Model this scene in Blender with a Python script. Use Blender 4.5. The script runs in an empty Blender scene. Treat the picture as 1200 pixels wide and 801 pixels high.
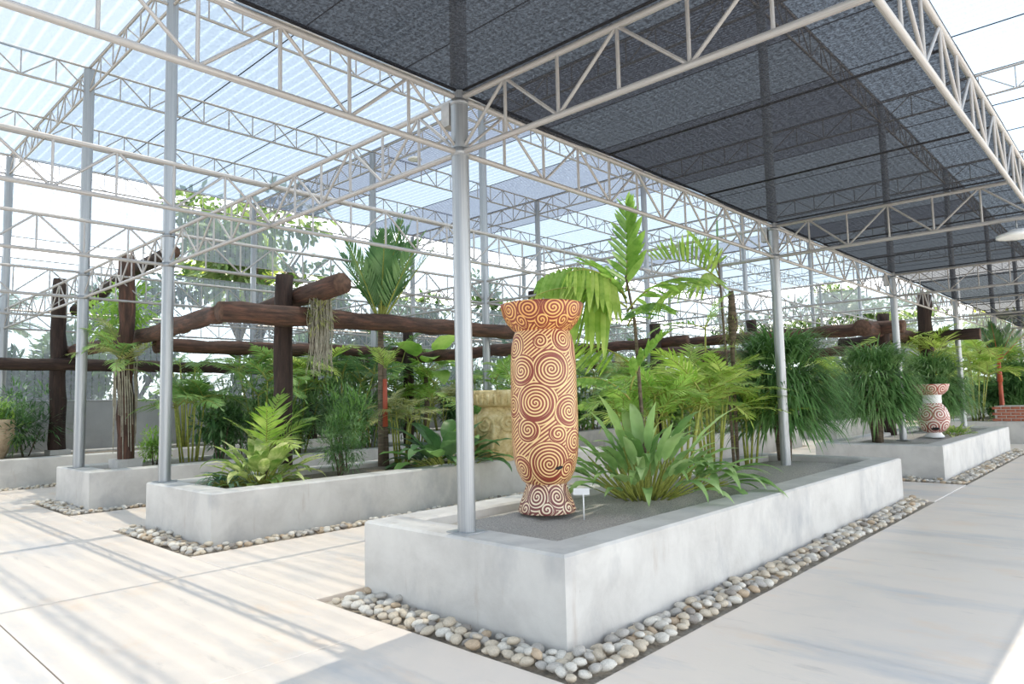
import bpy, math, random
from mathutils import Vector, Matrix
R = math.radians
# ------------------------------------------------------------------ camera, sky, sun, exposure
scene = bpy.context.scene
col = scene.collection
CAM_F, CAM_YAW, CAM_PITCH, CAM_ROLL, CAM_Z = 806.37, .7506, .0826, -.0239, 1.55
cy, sy, cp, sp = math.cos(CAM_YAW), math.sin(CAM_YAW), math.cos(CAM_PITCH), math.sin(CAM_PITCH)
fw = Vector((-sy*cp, cy*cp, sp)); rt = Vector((cy, sy, 0)); up = rt.cross(fw)
cr, sr = math.cos(CAM_ROLL), math.sin(CAM_ROLL)
r2 = rt*cr + up*sr; u2 = -rt*sr + up*cr
cd = bpy.data.cameras.new('camera'); cam = bpy.data.objects.new('camera', cd); col.objects.link(cam)
cd.sensor_fit = 'HORIZONTAL'; cd.sensor_width = 36; cd.lens = CAM_F/1200*36; cd.clip_end = 500
cam.matrix_world = Matrix(((r2.x, u2.x, -fw.x, 0), (r2.y, u2.y, -fw.y, 0), (r2.z, u2.z, -fw.z, CAM_Z), (0, 0, 0, 1)))
scene.camera = cam

w = bpy.data.worlds.new('world'); scene.world = w; w.use_nodes = True
nt = w.node_tree; nt.nodes.clear()
sky = nt.nodes.new('ShaderNodeTexSky'); sky.sky_type = 'NISHITA'; sky.sun_disc = False
sky.sun_elevation = R(74.9); sky.sun_rotation = 0; sky.air_density = 1.2; sky.dust_density = .5; sky.ozone_density = 1.0
bg = nt.nodes.new('ShaderNodeBackground'); bg.inputs['Strength'].default_value = .42
hs = nt.nodes.new('ShaderNodeHueSaturation'); hs.inputs['Saturation'].default_value = .24
wo = nt.nodes.new('ShaderNodeOutputWorld')
nt.links.new(sky.outputs[0], hs.inputs['Color']); nt.links.new(hs.outputs[0], bg.inputs['Color']); nt.links.new(bg.outputs[0], wo.inputs['Surface'])
sd = bpy.data.lights.new('sun', 'SUN'); sd.energy = 8.4; sd.angle = R(.6); sd.color = (1, .81, .63)
sun = bpy.data.objects.new('sun', sd); col.objects.link(sun)
sun.rotation_euler = Vector((.02, -.27, -1)).to_track_quat('-Z', 'Y').to_euler()
vs = scene.view_settings
vs.view_transform = 'Standard'; vs.look = 'None'; vs.gamma = 1; vs.exposure = .8; vs.use_curve_mapping = False
scene.cycles.transparent_max_bounces = 24
scene.cycles.max_bounces = 8

# ------------------------------------------------------------------ materials
def mat(name):
    m = bpy.data.materials.new(name); m.use_nodes = True; m.node_tree.nodes.clear()
    return m, m.node_tree
def N(t, kind, **kw):
    n = t.nodes.new('ShaderNode'+kind)
    for k, v in kw.items():
        if k in n.inputs: n.inputs[k].default_value = v
        else: setattr(n, k, v)
    return n
def L(t, a, b): t.links.new(a, b)
def c4(c): return (c[0], c[1], c[2], 1)
def ramp(t, fac, stops, interp='LINEAR'):
    n = t.nodes.new('ShaderNodeValToRGB'); n.color_ramp.interpolation = interp
    e = n.color_ramp.elements
    while len(e) < len(stops): e.new(.5)
    for i, (p, c) in enumerate(stops): e[i].position = p; e[i].color = c4(c)
    L(t, fac, n.inputs[0]); return n
def noise_col(name, stops, scale=5, detail=6, rough=.6, dist=0, vec='Object', stretch=(1, 1, 1), bump=0, bscale=30, gloss=.8, metal=0, spec=.3, extra=None):
    m, t = mat(name)
    tc = N(t, 'TexCoord'); mp = N(t, 'Mapping'); mp.inputs['Scale'].default_value = stretch
    L(t, tc.outputs[vec], mp.inputs[0])
    n = N(t, 'TexNoise', Scale=scale, Detail=detail, Roughness=rough, Distortion=dist); L(t, mp.outputs[0], n.inputs['Vector'])
    c = ramp(t, n.outputs[0], stops)
    out = c.outputs[0]
    if extra:                                   # (scale, colour, threshold lo, hi, stretch) stains
        for (sc, colr, lo, hi, st) in extra:
            mp2 = N(t, 'Mapping'); mp2.inputs['Scale'].default_value = st; L(t, tc.outputs[vec], mp2.inputs[0])
            n2 = N(t, 'TexNoise', Scale=sc, Detail=5, Roughness=.65); L(t, mp2.outputs[0], n2.inputs['Vector'])
            f = ramp(t, n2.outputs[0], [(lo, (0, 0, 0)), (hi, (1, 1, 1))])
            mx = N(t, 'MixRGB'); L(t, f.outputs[0], mx.inputs[0]); L(t, out, mx.inputs[1]); mx.inputs[2].default_value = c4(colr); out = mx.outputs[0]
    b = N(t, 'BsdfPrincipled', Roughness=gloss, Metallic=metal); b.inputs['Specular IOR Level'].default_value = spec
    L(t, out, b.inputs['Base Color'])
    if bump:
        n3 = N(t, 'TexNoise', Scale=bscale, Detail=5, Roughness=.6); L(t, mp.outputs[0], n3.inputs['Vector'])
        bp = N(t, 'Bump', Strength=bump, Distance=.02); L(t, n3.outputs[0], bp.inputs['Height']); L(t, bp.outputs[0], b.inputs['Normal'])
    o = N(t, 'OutputMaterial'); L(t, b.outputs[0], o.inputs[0])
    return m
M = {}
M['floor'] = noise_col('pale_screed_floor', [(.3, (.70, .625, .56)), (.5, (.77, .675, .59)), (.72, (.80, .695, .60))], .9, 6, .6, .4, bump=.05, bscale=40, gloss=.42, spec=.5,
    extra=[(1.3, (.56, .54, .53), .52, .72, (.35, 1.2, 1)), (2.6, (.78, .61, .47), .56, .78, (.5, 1, 1)), (5, (.50, .45, .41), .62, .8, (.3, 1.5, 1))])
M['bed'] = noise_col('sandy_bed', [(.3, (.36, .31, .25)), (.7, (.58, .52, .44))], 30, 6, bump=.5, bscale=60)
M['earth'] = noise_col('outside_ground', [(.3, (.34, .33, .24)), (.7, (.52, .47, .38))], .6, 6)
M['concrete'] = noise_col('grey_render', [(.3, (.47, .45, .425)), (.55, (.58, .56, .53)), (.75, (.64, .62, .585))], 2.2, 7, .62, .3, bump=.12, bscale=22, gloss=.62, spec=.3,
    extra=[(3, (.40, .33, .28), .62, .85, (2.2, 2.2, .35)), (1.5, (.36, .36, .365), .55, .8, (1, 1, .6)), (60, (.25, .22, .2), .72, .76, (1, 1, .3))])
M['wallgrey'] = noise_col('boundary_wall_render', [(.3, (.36, .36, .36)), (.7, (.46, .46, .455))], 1.2, 7, .6, .2, bump=.1, bscale=12, extra=[(2, (.3, .29, .28), .58, .8, (2, 2, .3))])
M['gravel'] = noise_col('grey_gravel', [(.25, (.17, .158, .145)), (.45, (.40, .375, .345)), (.6, (.54, .51, .465)), (.75, (.72, .68, .62))], 95, 3, .7, bump=1.0, bscale=85, gloss=.95, spec=.1,
    extra=[(2.5, (.30, .25, .2), .6, .8, (1, 1, 1))])
M['soil'] = noise_col('brown_soil', [(.25, (.12, .095, .075)), (.5, (.27, .23, .185)), (.75, (.42, .37, .31))], 60, 4, .7, bump=1.0, bscale=60, gloss=.95, spec=.1)
M['galv'] = noise_col('galvanised_steel', [(.3, (.26, .275, .29)), (.5, (.33, .345, .36)), (.7, (.41, .42, .43))], 14, 5, .6, bump=.03, bscale=40, gloss=.38, metal=.55, spec=.5, stretch=(1, 1, .35))
M['truss'] = noise_col('whitened_truss_steel', [(.3, (.31, .30, .29)), (.5, (.40, .385, .37)), (.7, (.48, .46, .445))], 9, 5, gloss=.5, metal=.25, spec=.4, vec='Object',
    extra=[(4, (.34, .22, .17), .58, .74, (1, 1, 1)), (2, (.17, .155, .15), .62, .74, (1, 1, 1))])
M['log'] = noise_col('dark_stained_log', [(.28, (.022, .015, .012)), (.5, (.075, .042, .03)), (.68, (.16, .075, .05)), (.8, (.24, .12, .08))], 3.2, 8, .68, .5, stretch=(5, 5, .7), bump=.9, bscale=6, gloss=.75)
M['logpost'] = noise_col('black_brown_log_post', [(.28, (.014, .010, .009)), (.55, (.045, .028, .022)), (.8, (.10, .06, .045))], 3.2, 8, .68, .4, stretch=(5, 5, .6), bump=.9, bscale=6, gloss=.8)
M['logend'] = noise_col('sawn_log_end', [(.3, (.05, .03, .022)), (.7, (.16, .09, .06))], 14, 5)
M['trunk'] = noise_col('palm_trunk', [(.3, (.06, .05, .035)), (.6, (.17, .13, .09)), (.8, (.28, .23, .17))], 6, 6, stretch=(1, 1, 6), bump=.8, bscale=12)
M['cane'] = noise_col('green_cane', [(.3, (.16, .2, .04)), (.6, (.32, .34, .07)), (.8, (.2, .13, .06))], 4, 4, stretch=(1, 1, 4), gloss=.5)
M['redshaft'] = noise_col('red_crownshaft', [(.3, (.26, .05, .03)), (.6, (.46, .10, .05)), (.8, (.42, .18, .08))], 4, 4, stretch=(1, 1, .5), gloss=.45)
M['roots'] = noise_col('grey_roots', [(.3, (.22, .20, .15)), (.7, (.46, .43, .34))], 8, 5)
M['brick'] = noise_col('red_brick', [(.3, (.22, .075, .045)), (.6, (.40, .14, .085)), (.8, (.5, .23, .15))], 9, 5, bump=.4, bscale=30)
M['mortar'] = noise_col('mortar', [(.3, (.4, .38, .35)), (.7, (.55, .53, .5))], 20, 4)
M['white'] = noise_col('white_enamel', [(.3, (.74, .74, .73)), (.7, (.8, .8, .79))], 10, 3, gloss=.4)
M['terracotta'] = noise_col('terracotta', [(.3, (.4, .16, .09)), (.7, (.55, .25, .15))], 9, 5)
M['slatestone'] = noise_col('buff_stone', [(.3, (.36, .25, .16)), (.5, (.58, .44, .3)), (.75, (.70, .58, .43))], 7, 7, .65, .6, bump=1.0, bscale=14)
M['goldclay'] = noise_col('ochre_carved_clay', [(.3, (.34, .24, .10)), (.5, (.60, .47, .23)), (.75, (.76, .66, .42))], 9, 7, .65, .5, bump=.8, bscale=18)
M['dark'] = noise_col('black_plastic', [(.3, (.015, .015, .015)), (.7, (.03, .03, .03))], 9, 3)
M['hemrope'] = noise_col('black_hem', [(.3, (.012, .012, .014)), (.7, (.03, .03, .034))], 40, 4)
M['lampglass'] = noise_col('lamp_diffuser', [(.3, (.8, .8, .78)), (.7, (.85, .85, .83))], 9, 3, gloss=.3)
PEB = [('cream', (.60, .52, .41)), ('white', (.68, .64, .57)), ('grey', (.47, .44, .40)), ('tan', (.52, .40, .28)), ('dark grey', (.30, .27, .24))]
for n, c in PEB:
    M['peb_'+n] = noise_col('pebble_'+n.replace(' ', '_'), [(.3, tuple(v*.72 for v in c)), (.6, c), (.8, tuple(min(.8, v*1.15) for v in c))], 7, 6, .6, .8, gloss=.6, bump=.1, bscale=30)

def leaf_mat(name, dark, mid, light, scale=2.5, trans=.35, gloss=.42, vary=.25):
    m, t = mat(name)
    tc = N(t, 'TexCoord'); n = N(t, 'TexNoise', Scale=scale, Detail=3, Roughness=.6); L(t, tc.outputs['Object'], n.inputs['Vector'])
    oi = N(t, 'ObjectInfo')
    add = N(t, 'Math', operation='MULTIPLY_ADD'); L(t, oi.outputs['Random'], add.inputs[0]); add.inputs[1].default_value = vary; L(t, n.outputs[0], add.inputs[2])
    sub = N(t, 'Math', operation='SUBTRACT'); L(t, add.outputs[0], sub.inputs[0]); sub.inputs[1].default_value = vary*.5
    c = ramp(t, sub.outputs[0], [(.3, dark), (.5, mid), (.72, light)])
    b = N(t, 'BsdfPrincipled', Roughness=gloss); b.inputs['Specular IOR Level'].default_value = .35; L(t, c.outputs[0], b.inputs['Base Color'])
    tr = N(t, 'BsdfTranslucent'); hv = N(t, 'HueSaturation', Value=1.35, Saturation=1.05); L(t, c.outputs[0], hv.inputs['Color']); L(t, hv.outputs[0], tr.inputs[0])
    mx = N(t, 'MixShader'); mx.inputs[0].default_value = trans; L(t, b.outputs[0], mx.inputs[1]); L(t, tr.outputs[0], mx.inputs[2])
    o = N(t, 'OutputMaterial'); L(t, mx.outputs[0], o.inputs[0]); return m
M['leaf_lime'] = leaf_mat('lime_leaf', (.19, .33, .05), (.34, .48, .10), (.54, .63, .2), trans=.45)
M['leaf_bright'] = leaf_mat('bright_green_leaf', (.15, .30, .05), (.28, .46, .10), (.45, .61, .18), trans=.42)
M['leaf_mid'] = leaf_mat('mid_green_leaf', (.09, .20, .05), (.18, .33, .09), (.32, .47, .16), trans=.35)
M['leaf_ginger'] = leaf_mat('ginger_leaf', (.15, .29, .08), (.31, .47, .17), (.50, .62, .31), trans=.3)
M['leaf_deep'] = leaf_mat('deep_green_leaf', (.045, .115, .04), (.095, .20, .07), (.2, .32, .13), trans=.28)
M['leaf_mop'] = leaf_mat('mop_leaf', (.07, .17, .05), (.16, .30, .10), (.36, .50, .24), scale=3, trans=.3)
M['leaf_blue'] = leaf_mat('blue_green_leaf', (.07, .16, .10), (.15, .27, .18), (.3, .42, .3), trans=.25)
M['leaf_varieg'] = leaf_mat('variegated_leaf', (0.147, 0.273, 0.053), (0.378, 0.473, 0.147), (0.756, 0.756, 0.399), scale=9, trans=.35)
M['leaf_olive'] = leaf_mat('olive_leaf', (.15, .19, .06), (.28, .31, .11), (.46, .46, .2), trans=.35)
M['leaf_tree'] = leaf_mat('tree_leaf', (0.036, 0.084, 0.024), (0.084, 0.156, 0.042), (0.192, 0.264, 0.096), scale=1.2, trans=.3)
M['leaf_treeb'] = leaf_mat('yellow_green_tree_leaf', (0.132, 0.220, 0.033), (0.286, 0.374, 0.066), (0.462, 0.528, 0.132), scale=1.2, trans=.4)  # yellow-green leaf tone for whole crowns

def net_mat(name, T, thread, stripes=(0, 1, 0), sfreq=4.0, samt=.1, speck=.0, sscale=60, translucent=.5, tint=(.80, .92, 1), thin=.5):
    """woven net: the open fraction T is transparent, the threads scatter light"""
    m, t = mat(name)
    tc = N(t, 'TexCoord'); mp = N(t, 'Mapping'); L(t, tc.outputs['Object'], mp.inputs[0])
    mp.inputs['Scale'].default_value = tuple(s*sfreq for s in stripes)
    wv = N(t, 'TexWave', wave_type='BANDS', bands_direction='DIAGONAL', wave_profile='SIN', Scale=1.0, Distortion=.15)
    L(t, mp.outputs[0], wv.inputs['Vector'])
    st = ramp(t, wv.outputs['Fac'], [(thin, (0, 0, 0)), (min(1, thin+.3), (1, 1, 1))])
    ns = N(t, 'TexNoise', Scale=sscale, Detail=2, Roughness=.7); L(t, tc.outputs['Object'], ns.inputs['Vector'])
    nr = ramp(t, ns.outputs[0], [(.35, (0, 0, 0)), (.68, (1, 1, 1))])
    big = N(t, 'TexNoise', Scale=.9, Detail=3); L(t, tc.outputs['Object'], big.inputs['Vector'])
    a = N(t, 'Math', operation='MULTIPLY_ADD'); L(t, st.outputs[0], a.inputs[0]); a.inputs[1].default_value = samt; a.inputs[2].default_value = T-samt*.35
    b = N(t, 'Math', operation='MULTIPLY_ADD'); L(t, nr.outputs[0], b.inputs[0]); b.inputs[1].default_value = speck; L(t, a.outputs[0], b.inputs[2])
    s2 = N(t, 'Math', operation='SUBTRACT', use_clamp=True); L(t, b.outputs[0], s2.inputs[0]); s2.inputs[1].default_value = speck*.5
    d = N(t, 'BsdfDiffuse'); d.inputs[0].default_value = c4(thread)
    tl = N(t, 'BsdfTranslucent'); tl.inputs[0].default_value = c4(thread)
    mx = N(t, 'MixShader'); mx.inputs[0].default_value = translucent; L(t, d.outputs[0], mx.inputs[1]); L(t, tl.outputs[0], mx.inputs[2])
    tp = N(t, 'BsdfTransparent'); tp.inputs[0].default_value = c4(tint)  # bluish tints put the blue of the sky into the net colour
    mz = N(t, 'MixShader'); L(t, s2.outputs[0], mz.inputs[0]); L(t, mx.outputs[0], mz.inputs[1]); L(t, tp.outputs[0], mz.inputs[2])
    o = N(t, 'OutputMaterial'); L(t, mz.outputs[0], o.inputs[0]); return m
M['net_black'] = net_mat('black_shade_net', .095, (.03, .03, .034), (1, 0, 0), 10, .02, .13, 55, .3, tint=(1, .97, .95))
M['net_pale'] = net_mat('pale_shade_net', .19, (.07, .10, .14), (0, 1, 0), 3.2, .08, .10, 26, .5, thin=.78)
M['net_open'] = net_mat('thin_shade_net', .22, (.11, .14, .17), (0, 1, 0), 3.2, .10, .06, 26, .5, thin=.7)
M['net_air'] = net_mat('airy_shade_net', .37, (.05, .07, .10), (0, 1, 0), 3.2, .10, .08, 26, .5, tint=(.72, .87, 1), thin=.7)
M['net_dense'] = net_mat('dense_shade_net', .085, (.05, .065, .1), (0, 1, 0), 9, .14, .08, 26, .5, thin=.5)
M['net_side'] = net_mat('side_screen_net', .40, (.22, .25, .29), (0, 1, 0), 4.2, .2, .22, 13, .5, thin=.82)

# ------------------------------------------------------------------ mesh helpers
class MB:
    def __init__(s): s.v = []; s.f = []; s.mi = []; s.uv = None
    def add(s, vs, fs, mi=0):
        o = len(s.v); s.v += [tuple(v) for v in vs]; s.f += [tuple(i+o for i in f) for f in fs]; s.mi += [mi]*len(fs); return s
    def box(s, x0, x1, y0, y1, z0, z1, mi=0):
        return s.add([(x0, y0, z0), (x1, y0, z0), (x1, y1, z0), (x0, y1, z0), (x0, y0, z1), (x1, y0, z1), (x1, y1, z1), (x0, y1, z1)],
                     [(0, 3, 2, 1), (4, 5, 6, 7), (0, 1, 5, 4), (1, 2, 6, 5), (2, 3, 7, 6), (3, 0, 4, 7)], mi)
    def tube(s, pts, rad, n=8, caps=True, mi=0, capmi=None, lump=0, rnd=None):
        pts = [Vector(p) for p in pts]; k = len(pts)
        if not hasattr(rad, '__len__'): rad = [rad]*k
        o = len(s.v); prev = None
        for i, p in enumerate(pts):
            d = (pts[min(i+1, k-1)]-pts[max(i-1, 0)]).normalized()
            if prev is None: a = d.orthogonal().normalized()
            else: a = (prev - d*prev.dot(d)).normalized()
            prev = a; b = d.cross(a)
            for j in range(n):
                th = 2*math.pi*j/n; rr = rad[i]*(1+(rnd.uniform(-lump, lump) if lump else 0))
                s.v.append(tuple(p+(a*math.cos(th)+b*math.sin(th))*rr))
        for i in range(k-1):
            for j in range(n):
                s.f.append((o+i*n+j, o+i*n+(j+1) % n, o+(i+1)*n+(j+1) % n, o+(i+1)*n+j)); s.mi.append(mi)
        if caps:
            cm = mi if capmi is None else capmi
            s.f.append(tuple(o+j for j in range(n-1, -1, -1))); s.f.append(tuple(o+(k-1)*n+j for j in range(n))); s.mi += [cm, cm]
        return s
    def lathe(s, prof, n=32, mi=0):
        o = len(s.v); k = len(prof)
        for (r, z) in prof:
            for j in range(n): a = 2*math.pi*j/n; s.v.append((r*math.cos(a), r*math.sin(a), z))
        for i in range(k-1):
            for j in range(n): s.f.append((o+i*n+j, o+i*n+(j+1) % n, o+(i+1)*n+(j+1) % n, o+(i+1)*n+j)); s.mi.append(mi)
        return s
    def blade(s, base, d, nrm, length, width, segs=3, droop=0., fold=0., prof=None, mi=0):
        """a leaf blade: starts at base, heads along d, bends towards -nrm/-z by droop"""
        base = Vector(base); d = Vector(d).normalized(); nrm = Vector(nrm)
        side = d.cross(nrm)
        if side.length < 1e-4: side = d.orthogonal()
        side.normalize(); o = len(s.v); p = base.copy(); step = length/segs; dd = d.copy()
        for i in range(segs+1):
            t = i/segs
            wd = width*.5*(prof(t) if prof else math.sin(math.pi*min(1, .12+.88*t))**.7) if i < segs else 0
            n2 = side.cross(dd).normalized()
            if i < segs:
                if fold: s.v += [tuple(p-side*wd+n2*wd*fold), tuple(p), tuple(p+side*wd+n2*wd*fold)]
                else: s.v += [tuple(p-side*wd), tuple(p+side*wd)]
            else: s.v.append(tuple(p))
            dd = (dd + Vector((0, 0, -1))*droop/segs).normalized(); p = p+dd*step
        q = 3 if fold else 2
        for i in range(segs-1):
            a = o+i*q; b = a+q
            if fold: s.f += [(a, a+1, b+1, b), (a+1, a+2, b+2, b+1)]; s.mi += [mi, mi]
            else: s.f.append((a, a+1, b+1, b)); s.mi.append(mi)
        a = o+(segs-1)*q; e = o+segs*q
        if fold: s.f += [(a, a+1, e), (a+1, a+2, e)]; s.mi += [mi, mi]
        else: s.f.append((a, a+1, e)); s.mi.append(mi)
        return s
    def mesh(s, name, mats, smooth=True):
        me = bpy.data.meshes.new(name); me.from_pydata(s.v, [], s.f)
        if not isinstance(mats, (list, tuple)): mats = [mats]
        for m in mats: me.materials.append(M[m] if isinstance(m, str) else m)
        if len(mats) > 1: me.polygons.foreach_set('material_index', s.mi)
        if smooth: me.polygons.foreach_set('use_smooth', [True]*len(s.f))
        if s.uv:
            ul = me.uv_layers.new(name='uv')
            for p in me.polygons:
                for li, vi in zip(p.loop_indices, p.vertices): ul.data[li].uv = s.uv(s.v[vi], p)
        me.update(); return me
    def obj(s, name, mats, parent=None, loc=(0, 0, 0), smooth=True):
        return link(name, s.mesh(name, mats, smooth), parent, loc)
def link(name, me, parent=None, loc=(0, 0, 0)):
    o = bpy.data.objects.new(name, me); col.objects.link(o); o.location = loc
    if parent is not None: o.parent = parent
    return o
def tag(o, label, cat, group=None):
    o['label'] = label; o['category'] = cat
    if group: o['group'] = group
    return o
def thing(name, label, cat, loc, group=None, rz=0):
    o = bpy.data.objects.new(name, None); col.objects.link(o); o.location = loc; o.rotation_euler.z = rz
    o.empty_display_size = .1
    return tag(o, label, cat, group)
def struct(o): o['kind'] = 'structure'; return o
def stuff(o): o['kind'] = 'stuff'; return o
def place(me, name, parent, origin, direction, scale=(1, 1, 1), spin=0):
    """child whose local +Z points along direction"""
    o = link(name, me, parent, origin)
    q = Vector(direction).to_track_quat('Z', 'Y')
    o.rotation_mode = 'QUATERNION'; o.rotation_quaternion = q @ Vector((0, 0, 1)).rotation_difference(Vector((0, 0, 1)))
    if spin: o.rotation_quaternion = q @ Matrix.Rotation(spin, 4, 'Z').to_quaternion()
    o.scale = scale; return o
def cyl_mesh(name, mats, n=8, smooth=True): return MB().tube([(0, 0, 0), (0, 0, 1)], 1, n).mesh(name, mats, smooth)

# ------------------------------------------------------------------ the lay-out (metres; x across the rows of beds, y along them)
S = 5.93; Y0 = 3.5
YS = [Y0+S*k for k in range(-1, 7)]             # -2.43 ... 39.08
XA, XD, XA2, XB, XC, XM, XL = -3.76, -.85, -6.70, -9.48, -13.17, -16.1, -19.1
ZB, ZT, HB, HT = 3.43, 3.86, 7.03, 7.46
BED = .59
# ------------------------------------------------------------------ ground and floor slabs
g = MB().box(-70, 40, -40, 90, -.30, -.07); struct(g.obj('ground', 'earth', smooth=False))
bed = MB().box(-19.4, 14, -14, 39.5, -.069, -.045); floor = struct(bed.obj('floor', 'bed', smooth=False))
GAP = .0045
def slab(x0, x1, y0, y1):
    mb = MB(); a = GAP; c = .008
    x0 += a; x1 -= a; y0 += a; y1 -= a
    v = [(x0, y0, -.045), (x1, y0, -.045), (x1, y1, -.045), (x0, y1, -.045), (x0, y0, -c), (x1, y0, -c), (x1, y1, -c), (x0, y1, -c),
         (x0+c, y0+c, 0), (x1-c, y0+c, 0), (x1-c, y1-c, 0), (x0+c, y1-c, 0)]
    mb.add(v, [(0, 1, 5, 4), (1, 2, 6, 5), (2, 3, 7, 6), (3, 0, 4, 7), (4, 5, 9, 8), (5, 6, 10, 9), (6, 7, 11, 10), (7, 4, 8, 11), (8, 9, 10, 11)])
    mb.obj('slab', 'floor', floor, smooth=False)
def slabs(xs, ys):
    for i in range(len(xs)-1):
        for j in range(len(ys)-1): slab(xs[i], xs[i+1], ys[j], ys[j+1])
P1 = (-4.81, -2.72); P2 = (-9.65, -7.70); P3 = (-13.80, -12.01); P4 = (-19.0, -16.75)
ROWS = [(3.34, 10.91), (13.51, 20.6), (23.6, 31.0)]
T = .32                                          # pebble trench width
slabs([-16.7, -14.6, -11.95, -9.41, -6.63, -4.0, -2.36, 1.2, 4.5, 8, 11, 14], [-14, -11, -8, -5, -2, 1.2, 3.02])
for (a, b) in ROWS:
    a -= T; b += .12
    slabs([-2.36, 1.2, 4.5, 8, 14], [a, b])
    slabs([-7.45, -6.5, -5.02], [a, a+2.6, a+5.2, b])
    slabs([-11.75, -9.9], [a, a+3.8, b]); slabs([-16.6, -14.05], [a, a+3.8, b])
slabs([-16.6, -11.9, -9.4, -6.6, -4.0, -2.36, 1.2, 8], [11.03, 13.19]); slabs([-16.6, -11.9, -9.4, -6.6, -4.0, -2.36, 1.2, 8], [20.72, 23.28])
slabs([-16.6, -11.9, -9.4, -6.6, -2.36, 1.2, 8], [31.12, 35, 39.2])

# ------------------------------------------------------------------ planters
rnd = random.Random(4)
def planter(x0, x1, y0, y1, label, soilm='gravel', th=.32, soil=.53, mound=.05, group=None):
    t = thing('planter', label, 'planter', ((x0+x1)/2, (y0+y1)/2, 0), group)
    hx, hy = (x1-x0)/2, (y1-y0)/2; b = .018; z0, z1 = -.05, BED
    def ring(dx, z): return [(-hx+dx, -hy+dx, z), (hx-dx, -hy+dx, z), (hx-dx, hy-dx, z), (-hx+dx, hy-dx, z)]
    mb = MB(); vs = ring(0, z0)+ring(0, z1-b)+ring(b, z1)+ring(th-b, z1)+ring(th, z1-b)+ring(th, .3)
    fs = []
    for k in range(5):
        for j in range(4): fs.append((k*4+j, k*4+(j+1) % 4, k*4+4+(j+1) % 4, k*4+4+j))
    mb.add(vs, fs); mb.obj('concrete_wall', 'concrete', t, smooth=False)
    nx, ny = 14, max(10, int(hy*2/.16)); sb = MB(); rr = random.Random(int(x0*100+y0*7)); ph = [rr.uniform(0, 6) for _ in range(4)]
    ex, ey = hx-th+.004, hy-th+.004
    for j in range(ny+1):
        for i in range(nx+1):
            u, v = i/nx, j/ny; x = -ex+2*ex*u; y = -ey+2*ey*v
            e = min(1, 4*min(u, 1-u, v*2.5, (1-v)*2.5))
            z = soil+mound*e*(.6+.4*math.sin(x*3+ph[0])*math.sin(y*1.7+ph[1]))+rr.uniform(-.008, .008)
            sb.v.append((x, y, z))
    for j in range(ny):
        for i in range(nx): sb.f.append((j*(nx+1)+i, j*(nx+1)+i+1, (j+1)*(nx+1)+i+1, (j+1)*(nx+1)+i)); sb.mi.append(0)
    sb.obj('soil', soilm, t)
    return t
planter(*P1, *ROWS[0], 'long grey concrete planter holding the tall swirl-painted pot', 'gravel', soil=.50, mound=.09)
planter(*P1, *ROWS[1], 'grey concrete planter holding the white and red vase', 'gravel', soil=.52)
planter(*P1, *ROWS[2], 'grey concrete planter carrying the low brick box', 'soil')
planter(*P2, *ROWS[0], 'grey concrete planter with the variegated clump at its corner', 'soil', soil=.50)
planter(*P2, *ROWS[1], 'grey concrete planter under the right-hand log frame', 'soil')
planter(*P2, *ROWS[2], 'far grey concrete planter behind the mop-headed plants', 'soil')
planter(*P3, *ROWS[0], 'grey concrete planter with the rooted log post', 'soil', soil=.50)
planter(*P3, *ROWS[1], 'grey concrete planter of palms behind the log frame', 'soil')
planter(*P3, *ROWS[2], 'far grey concrete planter of palms near the end net', 'soil')
planter(*P4, -4.0, 38.5, 'long grey concrete planter running along the boundary wall', 'soil', soil=.52)

# ------------------------------------------------------------------ boundary walls
mb = MB().box(-19.45, -19.2, -5, 39.4, -.05, 1.75); struct(mb.obj('wall_left', 'wallgrey', smooth=False))
mb = MB().box(-19.19, -3.7, 39.2, 39.45, -.05, 1.5); struct(mb.obj('wall_back', 'wallgrey', smooth=False))

mb = MB().box(-19.4, 12, -14.3, -14.05, -.05, 1.75); struct(mb.obj('added_wall_front', 'wallgrey', smooth=False))  # unseen wall added behind the camera to darken the planter fronts
# ------------------------------------------------------------------ posts
ACRP = {0: 'at the near ends of the first planters', 1: 'at the far ends of the first planters', 2: 'among the second planters', 3: 'past the second planters', 4: 'among the third planters', 5: 'past the third planters', 6: 'at the far end screen'}
cyl16 = cyl_mesh('post_pole', 'galv', 20); cyl8g = cyl_mesh('post_pole_far', 'galv', 10)
def post(x, y, r, z0, label, group, near=False):
    t = thing('steel_post', label, 'post', (x, y, z0), group)
    o = link('pole', cyl16 if near else cyl8g, t); o.scale = (r, r, HT-z0-.04)
    if near:
        o = link('collar', cyl16, t, (0, 0, ZB-z0-.03)); o.scale = (r*1.06, r*1.06, .06)
        o = link('collar', cyl16, t, (0, 0, ZT-z0-.06)); o.scale = (r*1.06, r*1.06, .04)
        mb = MB().box(-r*1.7, r*1.7, -r*1.5, r*1.5, 0, .012); mb.obj('base_plate', 'galv', t, smooth=False)
        mb = MB().box(-.16, -.07, -.045, .045, ZT-z0-.2, ZT-z0-.02); mb.obj('truss_seat', 'truss', t, smooth=False)
    return t
post(XA, 3.5, .066, BED-.002, 'galvanised steel post beside the tall swirl-painted pot', 'posts of the aisle row', True)
post(XA, 9.43, .066, .55, 'galvanised steel post in front of the first mop-headed plant', 'posts of the aisle row', True)
post(XA, 15.36, .066, .55, 'galvanised steel post standing among the second mop-headed plant', 'posts of the aisle row', True)
for i, k in enumerate((3, 4, 5, 6)):
    post(XA, Y0+S*k, .066, .02 if k in (6,) else .5, 'slim post on the aisle edge of the black net '+ACRP[k], 'posts of the aisle row')
post(XB, 3.5, .075, BED-.002, 'galvanised post on the corner of the variegated-clump planter', 'posts of the second row', True)
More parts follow.
